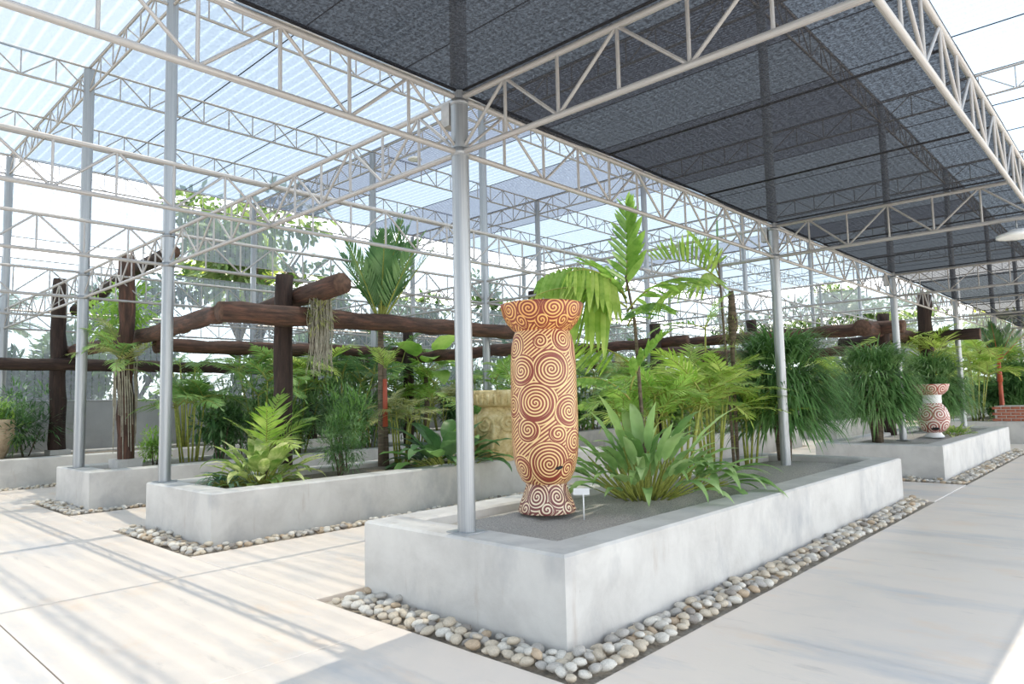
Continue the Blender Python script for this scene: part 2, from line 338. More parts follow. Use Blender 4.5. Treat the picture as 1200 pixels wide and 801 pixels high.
post(XC, 3.5, .085, BED-.002, 'galvanised post on the end of the rooted log post planter', 'posts of the third row', True)
for k in range(1, 7):
    for (x, n) in ((XB, 'second'), (XC, 'third')):
        post(x, Y0+S*k, .075, .5 if k not in (6,) else .02, f'tall post of the {n} row {ACRP[k]}', f'posts of the {n} row')
for k in range(0, 7):
    post(XL, Y0+S*k, .085, .5, 'tall post against the side screen '+ACRP[k], 'posts of the side screen')
# ------------------------------------------------------------------ trusses
barT = cyl_mesh('truss_bar', 'truss', 8); barW = cyl_mesh('web_bar', 'truss', 6); 
def bar(me, name, parent, p, q, r):
    p = Vector(p); q = Vector(q); d = q-p
    return place(me, name, parent, p, d, (r, r, d.length))
def truss(p, q, zb, zt, label, group, detail, panels=12, rc=.023, rw=.0125):
    p = Vector((p[0], p[1], 0)); q = Vector((q[0], q[1], 0)); d = q-p; ln = d.length; d.normalize()
    t = thing('roof_truss', label, 'truss', (p.x, p.y, zb), group); h = zt-zb
    def pt(s, z): return d*s+Vector((0, 0, z))
    a = .02
    bar(barT, 'bottom_chord', t, pt(a, 0), pt(ln-a, 0), rc); bar(barT, 'top_chord', t, pt(a, h), pt(ln-a, h), rc)
    segs = []
    for i in range(1, panels): segs.append((pt(ln*i/panels, 0), pt(ln*i/panels, h)))
    for i in range(panels):
        s0, s1 = ln*i/panels, ln*(i+1)/panels
        segs.append((pt(s0, 0), pt(s1, h)) if i % 2 == 0 else (pt(s0, h), pt(s1, 0)))
    if detail:
        for (u, v) in segs: bar(barW, 'web_bar', t, u, v, rw)
    else:
        mb = MB()
        for (u, v) in segs: mb.tube([u, v], rw, 4, caps=False)
        mb.obj('web', 'truss', t)
    return t
ACR = {-1: 'behind the open forecourt', 0: 'at the near ends of the first planters', 1: 'at the far ends of the first planters', 2: 'above the second planters', 3: 'past the second planters', 4: 'above the third planters', 5: 'past the third planters', 6: 'at the far end screen'}
BAY = {-1: 'over the forecourt', 0: 'over the first planters', 1: 'past the first planters', 2: 'over the second planters', 3: 'past the second planters', 4: 'over the third planters', 5: 'by the end screen'}
def rn(x): return {XD: 'open edge of the black net', XA: 'aisle post row', XA2: 'middle between the post rows', XB: 'second post row', XC: 'third post row', XM: 'bay beside the side screen', XL: 'side screen'}[x]
for x in (XD, XA, XA2, XB, XC, XM, XL):
    for k in range(-1, 6):
        y0, y1 = Y0+S*k, Y0+S*(k+1)
        near = (x >= XB and k <= 1) or (x >= XA and k <= 2)
        truss((x, y0), (x, y1), ZB, ZT, f'low lattice truss along the {rn(x)}, {BAY[k]}', f'low lengthwise trusses, {rn(x)}', near)
xs = [XD, XA, XA2, XB, XC, XM, XL]
SPN = ['under the black net', 'just beside the aisle posts', 'just before the second posts', 'between second and third posts', 'past the third posts', 'touching the side screen']
for k in range(-1, 7):
    y = Y0+S*k
    for i in range(len(xs)-1):
        if k == -1 and xs[i] < XA: continue
        near = (k in (0, 1) and i <= 2)
        nm = 'under the black net' if i == 0 else 'below the pale roof net'
        truss((xs[i], y), (xs[i+1], y), ZB, ZT, f'low cross truss {ACR[k]}, {SPN[i]}', f'low cross trusses {nm}', near, panels=6 if abs(xs[i]-xs[i+1]) < 3.2 else 8)
for x in (XA, XB, XC, XM, XL):
    for k in range(-1, 6):
        truss((x, Y0+S*k), (x, Y0+S*(k+1)), HB, HT, f'high roof truss along the {rn(x)}, {BAY[k]}', f'high lengthwise trusses, {rn(x)}', False, rc=.022)
for k in range(0, 7):
    for a, b in ((XA, XB), (XB, XC), (XC, XM), (XM, XL)):
        truss((a, Y0+S*k), (b, Y0+S*k), HB, HT, f'high cross truss {ACR[k]}, '+{XA: 'aisle to second posts', XB: 'second to third posts', XC: 'past the third posts', XM: 'touching the side screen'}[a], 'high cross trusses', False, panels=10 if a == XA else 6, rc=.022)
    truss((XA, Y0+S*k), (4.2, Y0+S*k), HB, HT, f'high cross truss above the aisle, {ACR[k]}', 'high cross trusses above the aisle', False, panels=14, rc=.022)

# ------------------------------------------------------------------ shade nets
def net(name, x0, x1, y0, y1, z, m, label, group, sag=.02, nx=20, ny=4, hem=False, rag=0, lap=.0):
    rr = random.Random(int(y0*31+x0*7)); mb = MB(); ph = rr.uniform(0, 6)
    y0 -= lap; y1 += lap
    cx, cyy = (x0+x1)/2, (y0+y1)/2
    for j in range(ny+1):
        for i in range(nx+1):
            u, v = i/nx, j/ny
            zz = -sag*4*v*(1-v)*(.7+.3*math.sin(u*9+ph))
            yy = y0+(y1-y0)*v + (rag*rr.uniform(-1, 1) if (rag and j == 0) else 0)
            mb.v.append((x0+(x1-x0)*u-cx, yy-cyy, zz))
    for j in range(ny):
        for i in range(nx): mb.f.append((j*(nx+1)+i, j*(nx+1)+i+1, (j+1)*(nx+1)+i+1, (j+1)*(nx+1)+i)); mb.mi.append(0)
    o = mb.obj(name, m, None, (cx, cyy, z)); tag(o, label, 'shade net', group)
    if hem:
        r_ = MB().tube([(x0-cx, y0-cyy, .0), (x1-cx, y0-cyy, .0)], .011, 6); r_.obj('seam_cord', 'hemrope', o)
        for e in (x0, x1): MB().tube([(e-cx, y0-cyy, 0), (e-cx, y1-cyy, 0)], .013, 6).obj('edge_hem', 'hemrope', o)
    return o
st = S/3
BAY = {-1: 'over the forecourt', 0: 'over the first planters', 1: 'past the first planters', 2: 'over the second planters', 3: 'past the second planters', 4: 'over the third planters', 5: 'by the end screen'}
BAYN = {-3: 'by the added forecourt wall', -2: 'over the outer forecourt', -1: 'over the forecourt', 0: 'over the first planters', 1: 'past the first planters', 2: 'over the second planters', 3: 'past the second planters', 4: 'over the third planters', 5: 'by the end screen'}
def bayword(k): return ('first', 'middle', 'last')[k % 3]+' strip '+BAYN[k//3]
net('shade_net', XA+.02, XD, 1.73, Y0, ZT+.045, 'net_black', 'black shade net strip with ragged front edge above the aisle', 'black aisle nets', .03, hem=True, rag=.05)
for k in range(18):
    net('shade_net', XA+.02, XD, Y0+st*k, Y0+st*(k+1), ZT+.045+.004*(k % 2), 'net_black', f'black shade net above the aisle, {bayword(k)}', 'black aisle nets', .05, hem=True, lap=.012)
for k in range(-9, 18):
    a = Y0+st*k; b = a+st; yc = (a+b)/2
    kind = 'net_open' if k < 0 else 'net_dense' if (10.0 < yc < 12.3 or 13.9 < yc < 18 or 24.3 < yc < 28) else 'net_pale'
    word = {'net_open': 'thin bright', 'net_dense': 'darker doubled', 'net_pale': 'pale blue'}[kind]  # the blue is sky colour carried by the net tint
    net('shade_net', XL, XA, a, b, HT+.03, kind, f'{word} high roof net beside the aisle, {bayword(k)}', f'{word} high roof nets', .06, 30, hem=True)
    net('shade_net', XA, 12, a, b, HT+.03, 'net_air', f'light sky-tinted high roof net right of the aisle, {bayword(k)}', 'high roof nets right of the aisle', .06, 16, hem=True)
def curtain(x0, y0, x1, y1, z0, z1, label, group):
    d = Vector((x1-x0, y1-y0, 0)); n = 16; mb = MB(); nn = Vector((-d.y, d.x, 0)).normalized(); c = d/2
    for j in range(5):
        for i in range(n+1):
            p = d*(i/n)-c+nn*.012*math.sin(i*2.1+j)+Vector((0, 0, (z1-z0)*j/4)); mb.v.append(tuple(p))
    for j in range(4):
        for i in range(n): mb.f.append((j*(n+1)+i, j*(n+1)+i+1, (j+1)*(n+1)+i+1, (j+1)*(n+1)+i)); mb.mi.append(0)
    o = mb.obj('side_screen', 'net_side', None, ((x0+x1)/2, (y0+y1)/2, z0)); tag(o, label, 'net screen', group)
    for z in (0, z1-z0): MB().tube([-c+Vector((0, 0, z)), c+Vector((0, 0, z))], .014, 5).obj('rail', 'galv', o)
BAYS = {-1: 'beside the forecourt', 0: 'beside the first planters', 1: 'past the first planters', 2: 'beside the second planters', 3: 'past the second planters', 4: 'beside the third planters', 5: 'by the end screen'}
for k in range(-1, 6):
    y0, y1 = Y0+S*k, Y0+S*(k+1)
    curtain(XL-.1, y0+.03, XL-.1, y1-.03, 5.6, 6.95, f'upper net screen panel on the boundary wall side, {BAYS[k]}', 'upper side screens')
    curtain(XL-.1, y0+.03, XL-.1, y1-.03, 1.76, 5.1, f'lower net screen panel standing on the boundary wall, {BAYS[k]}', 'lower side screens')
EW = {XL: 'in the boundary wall corner', XM: 'left of the third posts', XC: 'between third and second posts', XB: 'right of the second posts', XA2: 'next to the aisle'}
for (a, b) in ((XL, XM), (XM, XC), (XC, XB), (XB, XA2), (XA2, XA)):
    curtain(a+.03, 39.155, b-.03, 39.155, 5.6, 6.95, 'upper net screen panel closing the far end, '+EW[a], 'upper end screens')
    curtain(a+.03, 39.155, b-.03, 39.155, 1.52, 5.1, 'lower net screen panel closing the far end, '+EW[a], 'lower end screens')

for i in range(5):  # unseen screens added behind the camera to hold back low sky light
    a = -19.1+6.2*i
    curtain(a+.03, -14.15, a+6.17, -14.15, 1.76, 6.95, 'added unseen tall net screen panel on the added forecourt wall, '+('in the boundary wall corner', 'next to the corner panel', 'in line with the second posts', 'in line with the aisle', 'at the open end')[i], 'added forecourt screens')
# ------------------------------------------------------------------ pendant lamps
def lamp(x, y, z, ztop, label, r):
    t = thing('pendant_lamp', label, 'lamp', (x, y, z))
    MB().lathe([(0, .09), (r*.35, .085), (r*.5, .06), (r, .03), (r*1.02, 0), (r*.96, -.005)], 32).obj('shade', 'white', t)
    MB().lathe([(r*.95, .0), (r*.5, -.012), (0.001, -.016)], 32).obj('diffuser', 'lampglass', t)
    MB().tube([(0, 0, .085), (0, 0, ztop-z)], .008, 6).obj('stem', 'galv', t)
lamp(-11.6, 9.43, 6.86, HB, 'round flat lamp hanging high below the pale roof net', .15)
lamp(-1.02, 9.43, 3.22, ZB, 'round white lamp hanging under the black aisle net', .2)

# ------------------------------------------------------------------ swirl-painted pot
def spiral_mat(name, centers, period, dark, light, alt, wave=None, gloss=.4, rmax=1.5):
    """painted swirls: for every point the nearest swirl centre gives distance and angle"""
    m, t = mat(name)
    uvn = N(t, 'UVMap', uv_map='uv'); best = None; bvec = None
    for (u, v, r, sg) in centers:
        sb = N(t, 'VectorMath', operation='SUBTRACT'); L(t, uvn.outputs[0], sb.inputs[0]); sb.inputs[1].default_value = (u, v, 0)
        sc = N(t, 'VectorMath', operation='MULTIPLY'); L(t, sb.outputs[0], sc.inputs[0]); sc.inputs[1].default_value = (sg, 1, 0)
        ln = N(t, 'VectorMath', operation='LENGTH'); L(t, sc.outputs[0], ln.inputs[0])
        dv = N(t, 'Math', operation='MULTIPLY'); L(t, ln.outputs['Value'], dv.inputs[0]); dv.inputs[1].default_value = 1/r
        if best is None: best, bvec = dv.outputs[0], sc.outputs[0]
        else:
            lt = N(t, 'Math', operation='LESS_THAN'); L(t, dv.outputs[0], lt.inputs[0]); L(t, best, lt.inputs[1])
            mx = N(t, 'MixRGB'); L(t, lt.outputs[0], mx.inputs[0]); L(t, bvec, mx.inputs[1]); L(t, sc.outputs[0], mx.inputs[2]); bvec = mx.outputs[0]
            mn = N(t, 'Math', operation='MINIMUM'); L(t, best, mn.inputs[0]); L(t, dv.outputs[0], mn.inputs[1]); best = mn.outputs[0]
    sx = N(t, 'SeparateXYZ'); L(t, bvec, sx.inputs[0])
    at = N(t, 'Math', operation='ARCTAN2'); L(t, sx.outputs[1], at.inputs[0]); L(t, sx.outputs[0], at.inputs[1])
    an = N(t, 'Math', operation='MULTIPLY'); L(t, at.outputs[0], an.inputs[0]); an.inputs[1].default_value = 1/(2*math.pi)
    ln = N(t, 'VectorMath', operation='LENGTH'); L(t, bvec, ln.inputs[0])
    ph = N(t, 'Math', operation='MULTIPLY_ADD'); L(t, ln.outputs['Value'], ph.inputs[0]); ph.inputs[1].default_value = 1/period; L(t, an.outputs[0], ph.inputs[2])
    # between the swirls: slanting stripes
    su = N(t, 'SeparateXYZ'); L(t, uvn.outputs[0], su.inputs[0])
    st = N(t, 'Math', operation='MULTIPLY_ADD'); L(t, su.outputs[0], st.inputs[0]); st.inputs[1].default_value = -.75; L(t, su.outputs[1], st.inputs[2])
    st2 = N(t, 'Math', operation='MULTIPLY'); L(t, st.outputs[0], st2.inputs[0]); st2.inputs[1].default_value = .8/period
    far = N(t, 'Math', operation='GREATER_THAN'); L(t, best, far.inputs[0]); far.inputs[1].default_value = rmax
    sel = N(t, 'Mix'); L(t, far.outputs[0], sel.inputs[0]); L(t, ph.outputs[0], sel.inputs[2]); L(t, st2.outputs[0], sel.inputs[3])
    fr = N(t, 'Math', operation='FRACT'); L(t, sel.outputs[0], fr.inputs[0])
    msk = ramp(t, fr.outputs[0], [(.0, (0, 0, 0)), (.47, (0, 0, 0)), (.52, (1, 1, 1)), (.93, (1, 1, 1))])
    msk.color_ramp.elements.new(.99).color = (0, 0, 0, 1)
    rim = N(t, 'Math', operation='SUBTRACT'); L(t, best, rim.inputs[0]); rim.inputs[1].default_value = 1.06
    ab = N(t, 'Math', operation='ABSOLUTE'); L(t, rim.outputs[0], ab.inputs[0])
    ed = N(t, 'Math', operation='GREATER_THAN'); L(t, ab.outputs[0], ed.inputs[0]); ed.inputs[1].default_value = .06
    mm = N(t, 'Math', operation='MULTIPLY'); L(t, msk.outputs[0], mm.inputs[0]); L(t, ed.outputs[0], mm.inputs[1])
    tc = N(t, 'TexCoord'); ns = N(t, 'TexNoise', Scale=3.5, Detail=5); L(t, tc.outputs['Object'], ns.inputs['Vector'])
    lc = ramp(t, ns.outputs[0], [(.35, alt), (.6, light)]); dk = ramp(t, ns.outputs[0], [(.3, tuple(v*.75 for v in dark)), (.7, dark)])
    cm = N(t, 'MixRGB'); L(t, mm.outputs[0], cm.inputs[0]); L(t, dk.outputs[0], cm.inputs[1]); L(t, lc.outputs[0], cm.inputs[2])
    b = N(t, 'BsdfPrincipled', Roughness=gloss); L(t, cm.outputs[0], b.inputs['Base Color'])
    bp = N(t, 'Bump', Strength=.35, Distance=.006); L(t, mm.outputs[0], bp.inputs['Height']); L(t, bp.outputs[0], b.inputs['Normal'])
    o = N(t, 'OutputMaterial'); L(t, b.outputs[0], o.inputs[0]); return m
def turned(name, prof, m, parent, face, rref, n=64, loc=(0, 0, 0)):
    mb = MB().lathe(prof, n)
    def uv(v, p):
        a = math.atan2(v[1], v[0])-face
        c = math.atan2(p.center.y, p.center.x)-face
        a = (a+math.pi) % (2*math.pi)-math.pi; c = (c+math.pi) % (2*math.pi)-math.pi
        if a-c > math.pi: a -= 2*math.pi
        if c-a > math.pi: a += 2*math.pi
        return (a*rref, v[2])
    mb.uv = uv
    return mb.obj(name, m, parent, loc)
PX, PY = -4.0, 4.69; face = math.atan2(-PY, -PX)
RB = .28; K = 396.; AX = 213.
def cen(px, py, r, sg=1, rad=RB):
    d = max(-.97, min(.97, (px-AX)/(rad*K))); return (rad*math.asin(d), (752-py)/K, r/K, sg)
body_c = [cen(140, 265, 40), cen(240, 262, 46, -1), cen(185, 375, 52), cen(292, 405, 40, -1), cen(158, 465, 30), cen(225, 580, 52, -1), cen(308, 510, 30), cen(112, 385, 30, -1), cen(116, 180, 34), cen(285, 160, 32), cen(128, 600, 34, -1), cen(290, 600, 26), cen(205, 165, 18, -1), cen(255, 480, 22, 1)]
rr = random.Random(3)
for a in (.48, .72, -.48, -.72):
    for z in (.45, .85, 1.3): body_c.append((a+rr.uniform(-.03, .03), z+rr.uniform(-.05, .05)+(.12 if int(abs(a)*100/14) % 2 else 0), rr.uniform(.10, .14), rr.choice((-1, 1))))
DK, LT, AL = (.29, .055, .032), (.86, .60, .28), (.80, .48, .18)
M['pot_body'] = spiral_mat('swirl_painted_clay', body_c, .0278, DK, LT, (.80, .56, .27))
M['pot_rim'] = spiral_mat('swirl_painted_rim', [((i-6)*.19+.09, 1.76, .085, (-1)**i) for i in range(13)]+[((i-6)*.19, 1.66, .05, 1) for i in range(13)], .0275, DK, (.83, .50, .17), (.74, .36, .12))
M['pot_foot'] = spiral_mat('swirl_painted_foot', [((i-5)*.2+.105, .15, .075 if i % 2 else .09, (-1)**i) for i in range(11)]+[((i-5)*.2, .05, .05, 1) for i in range(11)], .029, (.20, .05, .045), (.80, .68, .50), (.80, .55, .32))
pot = thing('painted_pot', 'tall clay pot painted with cream swirls on dark red', 'pot', (PX, PY, .56))
turned('foot', [(.235, 0), (.243, .02), (.225, .08), (.19, .17), (.172, .23), (.176, .25)], 'pot_foot', pot, face, .23)
pot.scale = (1.05, 1.05, 1.0)
bodyp = [(.176, .25), (.205, .275), (.245, .36), (.27, .47), (.281, .60), (.283, .80), (.281, 1.05), (.278, 1.28), (.268, 1.45), (.25, 1.54), (.232, 1.585)]
turned('body', bodyp, 'pot_body', pot, face, RB)
turned('rim_bowl', [(.232, 1.585), (.25, 1.60), (.30, 1.66), (.335, 1.73), (.352, 1.80), (.356, 1.825), (.345, 1.832), (.32, 1.81), (.2, 1.70), (.001, 1.66)], 'pot_rim', pot, face, .31)
mb = MB(); fa = face+.42; e = Vector((math.cos(fa), math.sin(fa), 0)); tn = Vector((-e.y, e.x, .25)).normalized(); upv = e.cross(tn)
ctr = e*.262+Vector((0, 0, .40))
mb.add([ctr]+[ctr+e*.004+tn*.035*math.cos(a)+upv*.014*math.sin(a) for a in [i*math.pi/6 for i in range(12)]], [(0, 1+i, 1+(i+1) % 12) for i in range(12)])
mb.obj('vent_slot', 'dark', pot)
# small white sign on a stake
sg = thing('plant_sign', 'small white plant sign on a thin stake beside the swirl-painted pot', 'sign', (-3.58, 4.67, .55))
MB().tube([(0, 0, -.02), (0, 0, .2)], .006, 6).obj('stake', 'white', sg)
mb = MB().box(-.085, .05, -.006, .006, 0, .07); o = mb.obj('plate', 'white', sg, (0, 0, .185), smooth=False); o.rotation_euler = (R(-50), 0, R(35))

# ------------------------------------------------------------------ other pots
M['vase'] = spiral_mat('vase_body_scrolls', [((i-3)*.25+(.125 if z > .3 else 0), z, .1, (-1)**i) for i in range(7) for z in (.22, .48)], .052, (.40, .11, .085), (.78, .70, .63), (.76, .66, .58), rmax=2.0)
M['vase_rim'] = spiral_mat('vase_rim_scrolls', [((i-4)*.22, .99, .09, (-1)**i) for i in range(9)], .045, (.42, .10, .07), (.76, .66, .56), (.74, .60, .5))
v = thing('ceramic_vase', 'white vase with dark red scrolls and a flared rim', 'vase', (-3.42, 16.35, .56)); fc = math.atan2(-16.35, 3.42)
turned('foot', [(.17, 0), (.18, .03), (.14, .07), (.13, .1)], 'white', v, fc, .15)
turned('body', [(.13, .1), (.2, .13), (.27, .22), (.295, .35), (.29, .46), (.25, .58), (.19, .66), (.165, .70)], 'vase', v, fc, .28)
turned('neck', [(.165, .70), (.17, .72), (.168, .84), (.18, .87)], 'white', v, fc, .17)
turned('rim_bowl', [(.18, .87), (.22, .885), (.29, .96), (.325, 1.07), (.328, 1.085), (.31, 1.09), (.2, .96), (.001, .95)], 'vase_rim', v, fc, .3)
mb = MB(); fa = fc+.1; e = Vector((math.cos(fa), math.sin(fa), 0)); tn = Vector((-e.y, e.x, 0)); ctr = e*.262+Vector((0, 0, .185))
mb.add([ctr+e*.006]+[ctr+e*.004+tn*.075*math.cos(a)+Vector((0, 0, .03*math.sin(a)))+e*.02*math.sin(a) for a in [i*math.pi/6 for i in range(12)]], [(0, 1+i, 1+(i+1) % 12) for i in range(12)]); mb.obj('vent_slot', 'dark', v)
# ochre carved pot
gp = thing('carved_pot', 'ochre clay pot carved with large scrolls and a crumbling rim', 'pot', (-7.98, 8.15, .55)); fc = math.atan2(-8.15, 7.98)
turned('body', [(.27, 0), (.33, .04), (.375, .2), (.385, .42), (.375, .62), (.34, .74), (.27, .82), (.245, .87)], 'goldclay', gp, fc, .3)
turned('rim', [(.245, .87), (.30, .895), (.375, .92), (.385, 1.0), (.395, 1.02), (.40, 1.12), (.38, 1.15), (.31, 1.14), (.22, 1.0), (.001, .98)], 'goldclay', gp, fc, .3)
for k in range(6):
    a0 = fc-.55+k*math.pi/3; pts = []
    def surf(aa, zc):
        pr = [(.27, 0), (.33, .04), (.375, .2), (.385, .42), (.375, .62), (.34, .74), (.27, .82), (.245, .87)]
        for (r0_, z0_), (r1_, z1_) in zip(pr, pr[1:]):
            if z0_ <= zc <= z1_: return (r0_+(r1_-r0_)*(zc-z0_)/(z1_-z0_))
        return .3
    for i in range(30):
        tt = i/29; rr_ = .015+.14*tt; th = 11.0*(1-tt)+.2
        zc = .60+rr_*math.sin(th); aa = a0+rr_*math.cos(th)/.37; rad = surf(aa, zc)+.008; pts.append((rad*math.cos(aa), rad*math.sin(aa), zc))
    for i in range(8): aa = a0+.155/.37-.02*i; z_ = .60-.065*(i+1); rad = surf(aa, max(.03, z_))+.006; pts.append((rad*math.cos(aa), rad*math.sin(aa), max(.04, z_)))
    MB().tube(pts, [.018+.02*(i/len(pts)) for i in range(len(pts))], 7).obj('scroll', 'goldclay', gp)
for k in range(22):
    a = 2*math.pi*k/22; q = MB().tube([(.385*math.cos(a), .385*math.sin(a), .92), (.395*math.cos(a), .395*math.sin(a), 1.09)], [.022, .034], 6); q.obj('rim_lobe', 'goldclay', gp)
# buff stone pot at the left planter
spot = thing('stone_pot', 'rough buff stone pot standing in the boundary wall planter', 'pot', (-17.75, 3.02, .53))
q = MB(); rr = random.Random(9); n = 20; prof = [(.30, 0), (.36, .1), (.42, .3), (.47, .5), (.48, .58), (.44, .64), (.49, .7), (.5, .82), (.44, .85), (.3, .6)]
q.lathe(prof, n); q.v = [(x*(1+rr.uniform(-.035, .035)), y*(1+rr.uniform(-.035, .035)), z) for x, y, z in q.v]; q.obj('body', 'slatestone', spot)
MB().lathe([(.44, .59), (.50, .62), (.45, .66)], 20).obj('band', 'slatestone', spot)
# low brick box
bx_ = thing('brick_box', 'low red brick box on the end of a far planter', 'brick box', (-3.0, 24.3, BED))
mb = MB().box(-.42, .42, -.62, .62, 0, .43); mb.obj('mortar_core', 'mortar', bx_, smooth=False)
bm1 = MB().box(-.1, .1, -.03, .03, -.033, .033).mesh('brick', 'brick', False)
for c_ in range(5):
    z = .045+c_*.083; off = .11 if c_ % 2 else 0
    for i in range(4):
        for s_ in (-1, 1):
            o = link('brick', bm1, bx_, (-.33+i*.22+off-.05, s_*.6, z))
    for i in range(6):
        for s_ in (-1, 1):
            o = link('brick', bm1, bx_, (s_*.4, -.52+i*.21+off*.3, z)); o.rotation_euler.z = R(90)

# ------------------------------------------------------------------ log frames
def log(pts, r0, r1, name, parent, m='log', seed=0, n=14, cut=True):
    rr = random.Random(seed); P = [Vector(p) for p in pts]; out = []; rad = []
    tot = sum((P[i+1]-P[i]).length for i in range(len(P)-1)); k = max(6, int(tot/.3)); acc = [0]
    for i in range(len(P)-1): acc.append(acc[-1]+(P[i+1]-P[i]).length)
    for j in range(k+1):
        s_ = tot*j/k; i = max(q for q in range(len(P)-1) if acc[q] <= s_+1e-6); f = (s_-acc[i])/(acc[i+1]-acc[i])
        out.append(P[i].lerp(P[i+1], f)+Vector((rr.uniform(-1, 1), rr.uniform(-1, 1), rr.uniform(-1, 1)))*.016)
        rad.append((r0+(r1-r0)*j/k)*rr.uniform(.93, 1.07))
    # object origin at the first point with the log axis along local Z so that the grain follows the log
    d = (P[-1]-P[0]).normalized(); qn = d.to_track_quat('Z', 'Y'); inv = qn.inverted()
    mb = MB().tube([inv @ (p-P[0]) for p in out], rad, n, capmi=1, lump=.05, rnd=rr)
    o = mb.obj(name, [m, 'logend'], parent, P[0]); o.rotation_mode = 'QUATERNION'; o.rotation_quaternion = qn; return o
lp = thing('log_frame', 'dark log pergola frame joining the planters beside the swirl-painted pot', 'pergola', (-9.25, 5.02, .5)); O = Vector((-9.25, 5.02, .5))
def LG(pts, r0, r1, name='log_beam', m='log', seed=0): return log([Vector(p)-O for p in pts], r0, r1, name, lp, m, seed)
LG([(-9.25, 5.02, .45), (-9.27, 5.05, 3.44)], .145, .135, 'log_post', 'logpost', 1)
LG([(-13.28, 4.24, .45), (-13.3, 4.2, 4.27)], .135, .125, 'log_post', 'log', 2)
LG([(-18.0, 4.36, .5), (-18.0, 4.3, 4.5)], .17, .15, 'log_post', 'logpost', 3)
LG([(-8.98, 3.98, 2.80), (-8.98, 7.4, 2.81), (-8.98, 11.6, 2.86)], .145, .125, 'log_beam', 'log', 4)
LG([(-9.2, 4.12, 2.82), (-13.0, 4.5, 2.84), (-16, 4.6, 2.86), (-19.0, 4.65, 2.88)], .125, .15, 'log_beam', 'log', 5)
LG([(-8.15, 5.3, 3.2), (-10.6, 5.28, 3.05)], .155, .12, 'log_beam', 'log', 6)
LG([(-17.8, 3.0, 2.56), (-17.8, 5.6, 2.55), (-17.8, 12.0, 2.5)], .14, .13, 'log_beam', 'logpost', 7)
LG([(-13.05, 4.6, 2.66), (-13.05, 10.8, 2.72)], .13, .12, 'log_beam', 'log', 8)
LG([(-12.9, 10.22, .45), (-12.9, 10.22, 3.2)], .13, .12, 'log_post', 'logpost', 9)
LG([(-17.9, 4.62, 3.8), (-15.2, 4.66, 4.15), (-12.5, 4.7, 4.3)], .14, .12, 'log_beam', 'logpost', 10)
LG([(-9.27, 11.2, .45), (-9.27, 11.2, 3.1)], .13, .12, 'log_post', 'logpost', 11) if False else None
LG([(-9.2, 10.55, .45), (-9.2, 10.55, 3.75)], .13, .12, 'log_post', 'logpost', 11)
LG([(-8.7, 10.3, 2.58), (-13.2, 10.4, 2.58), (-18.6, 10.4, 2.6)], .13, .12, 'log_beam', 'log', 12)
LG([(-17.8, 10.6, .45), (-17.8, 10.6, 3.9)], .14, .13, 'log_post', 'logpost', 13)
for (x, y) in ((-9.25, 5.02), (-13.28, 4.24), (-18.0, 4.36)):
    MB().box(-.22, .26, -.2, .2, 0, .17).obj('footing', 'concrete', lp, Vector((x, y, .5))-O, smooth=False)
rp = thing('log_frame', 'dark log pergola frame above the white and red vase', 'pergola', (-4.3, 20.05, .5)); O2 = Vector((-4.3, 20.05, .5))
def LR(pts, r0, r1, name='log_beam', m='logpost', seed=0): return log([Vector(p)-O2 for p in pts], r0, r1, name, rp, m, seed)
LR([(-4.25, 20.0, .45), (-4.2, 20.0, 3.95)], .17, .16, 'log_post', 'logpost', 21)
LR([(-8.6, 19.6, .45), (-8.6, 19.6, 3.72)], .15, .14, 'log_post', 'logpost', 22)
LR([(-10.2, 17.6, 3.02), (-7.0, 17.3, 3.0), (-4.0, 17.1, 2.95)], .135, .15, 'log_beam', 'log', 23)
LR([(-4.62, 16.1, 2.93), (-4.6, 19.5, 2.9), (-4.55, 23.3, 2.85)], .17, .16, 'log_beam', 'log', 24)
LR([(-6.4, 20.3, 2.86), (-3.1, 20.3, 2.9)], .16, .14, 'log_beam', 'logpost', 25)
LR([(-4.95, 16.9, .45), (-4.95, 16.9, 3.3)], .14, .13, 'log_post', 'logpost', 26) if False else None
LR([(-4.52, 17.45, .45), (-4.52, 17.45, 3.3)], .13, .13, 'log_post', 'logpost', 26)
LR([(-9.0, 14.8, 2.66), (-8.9, 20.2, 2.7)], .12, .13, 'log_beam', 'log', 27)
LR([(-13.0, 20.0, 2.62), (-8.3, 20.0, 2.62), (-5.5, 19.9, 2.66)], .12, .13, 'log_beam', 'log', 28)
LR([(-13.1, 14.6, .45), (-13.1, 14.6, 3.4)], .14, .13, 'log_post', 'logpost', 29)
LR([(-13.2, 14.4, 2.6), (-13.2, 20.4, 2.6)], .13, .13, 'log_beam', 'log', 30)
LR([(-8.85, 14.6, .45), (-8.85, 14.6, 3.3)], .14, .13, 'log_post', 'logpost', 31)
LR([(-14.0, 15.0, 2.86), (-8.2, 15.0, 2.86)], .13, .13, 'log_beam', 'log', 32)

# ------------------------------------------------------------------ river pebbles
rnd = random.Random(11)
pm = []
for i in range(6):
    q = MB(); n = 9
    ns = [rnd.uniform(.85, 1.12) for _ in range(60)]; k = 0; rows = [(-.98, .22), (-.75, .66), (-.3, .96), (.25, .97), (.7, .72), (.96, .25)]
    for (z, r_) in rows:
        for j in range(n): a = 2*math.pi*j/n; f = ns[k % 60]; k += 1; q.v.append((r_*math.cos(a)*f, r_*math.sin(a)*f*.8, z*.62))
    for a in range(5):
        for j in range(n): q.f.append((a*n+j, a*n+(j+1) % n, (a+1)*n+(j+1) % n, (a+1)*n+j)); q.mi.append(0)
    q.f.append(tuple(range(n-1, -1, -1))); q.f.append(tuple(5*n+j for j in range(n))); q.mi += [0, 0]
    pm.append(q)
pmesh = {(i, n): pm[i].mesh('river_pebble', 'peb_'+n) for i in range(6) for n, c in PEB}
spots = []
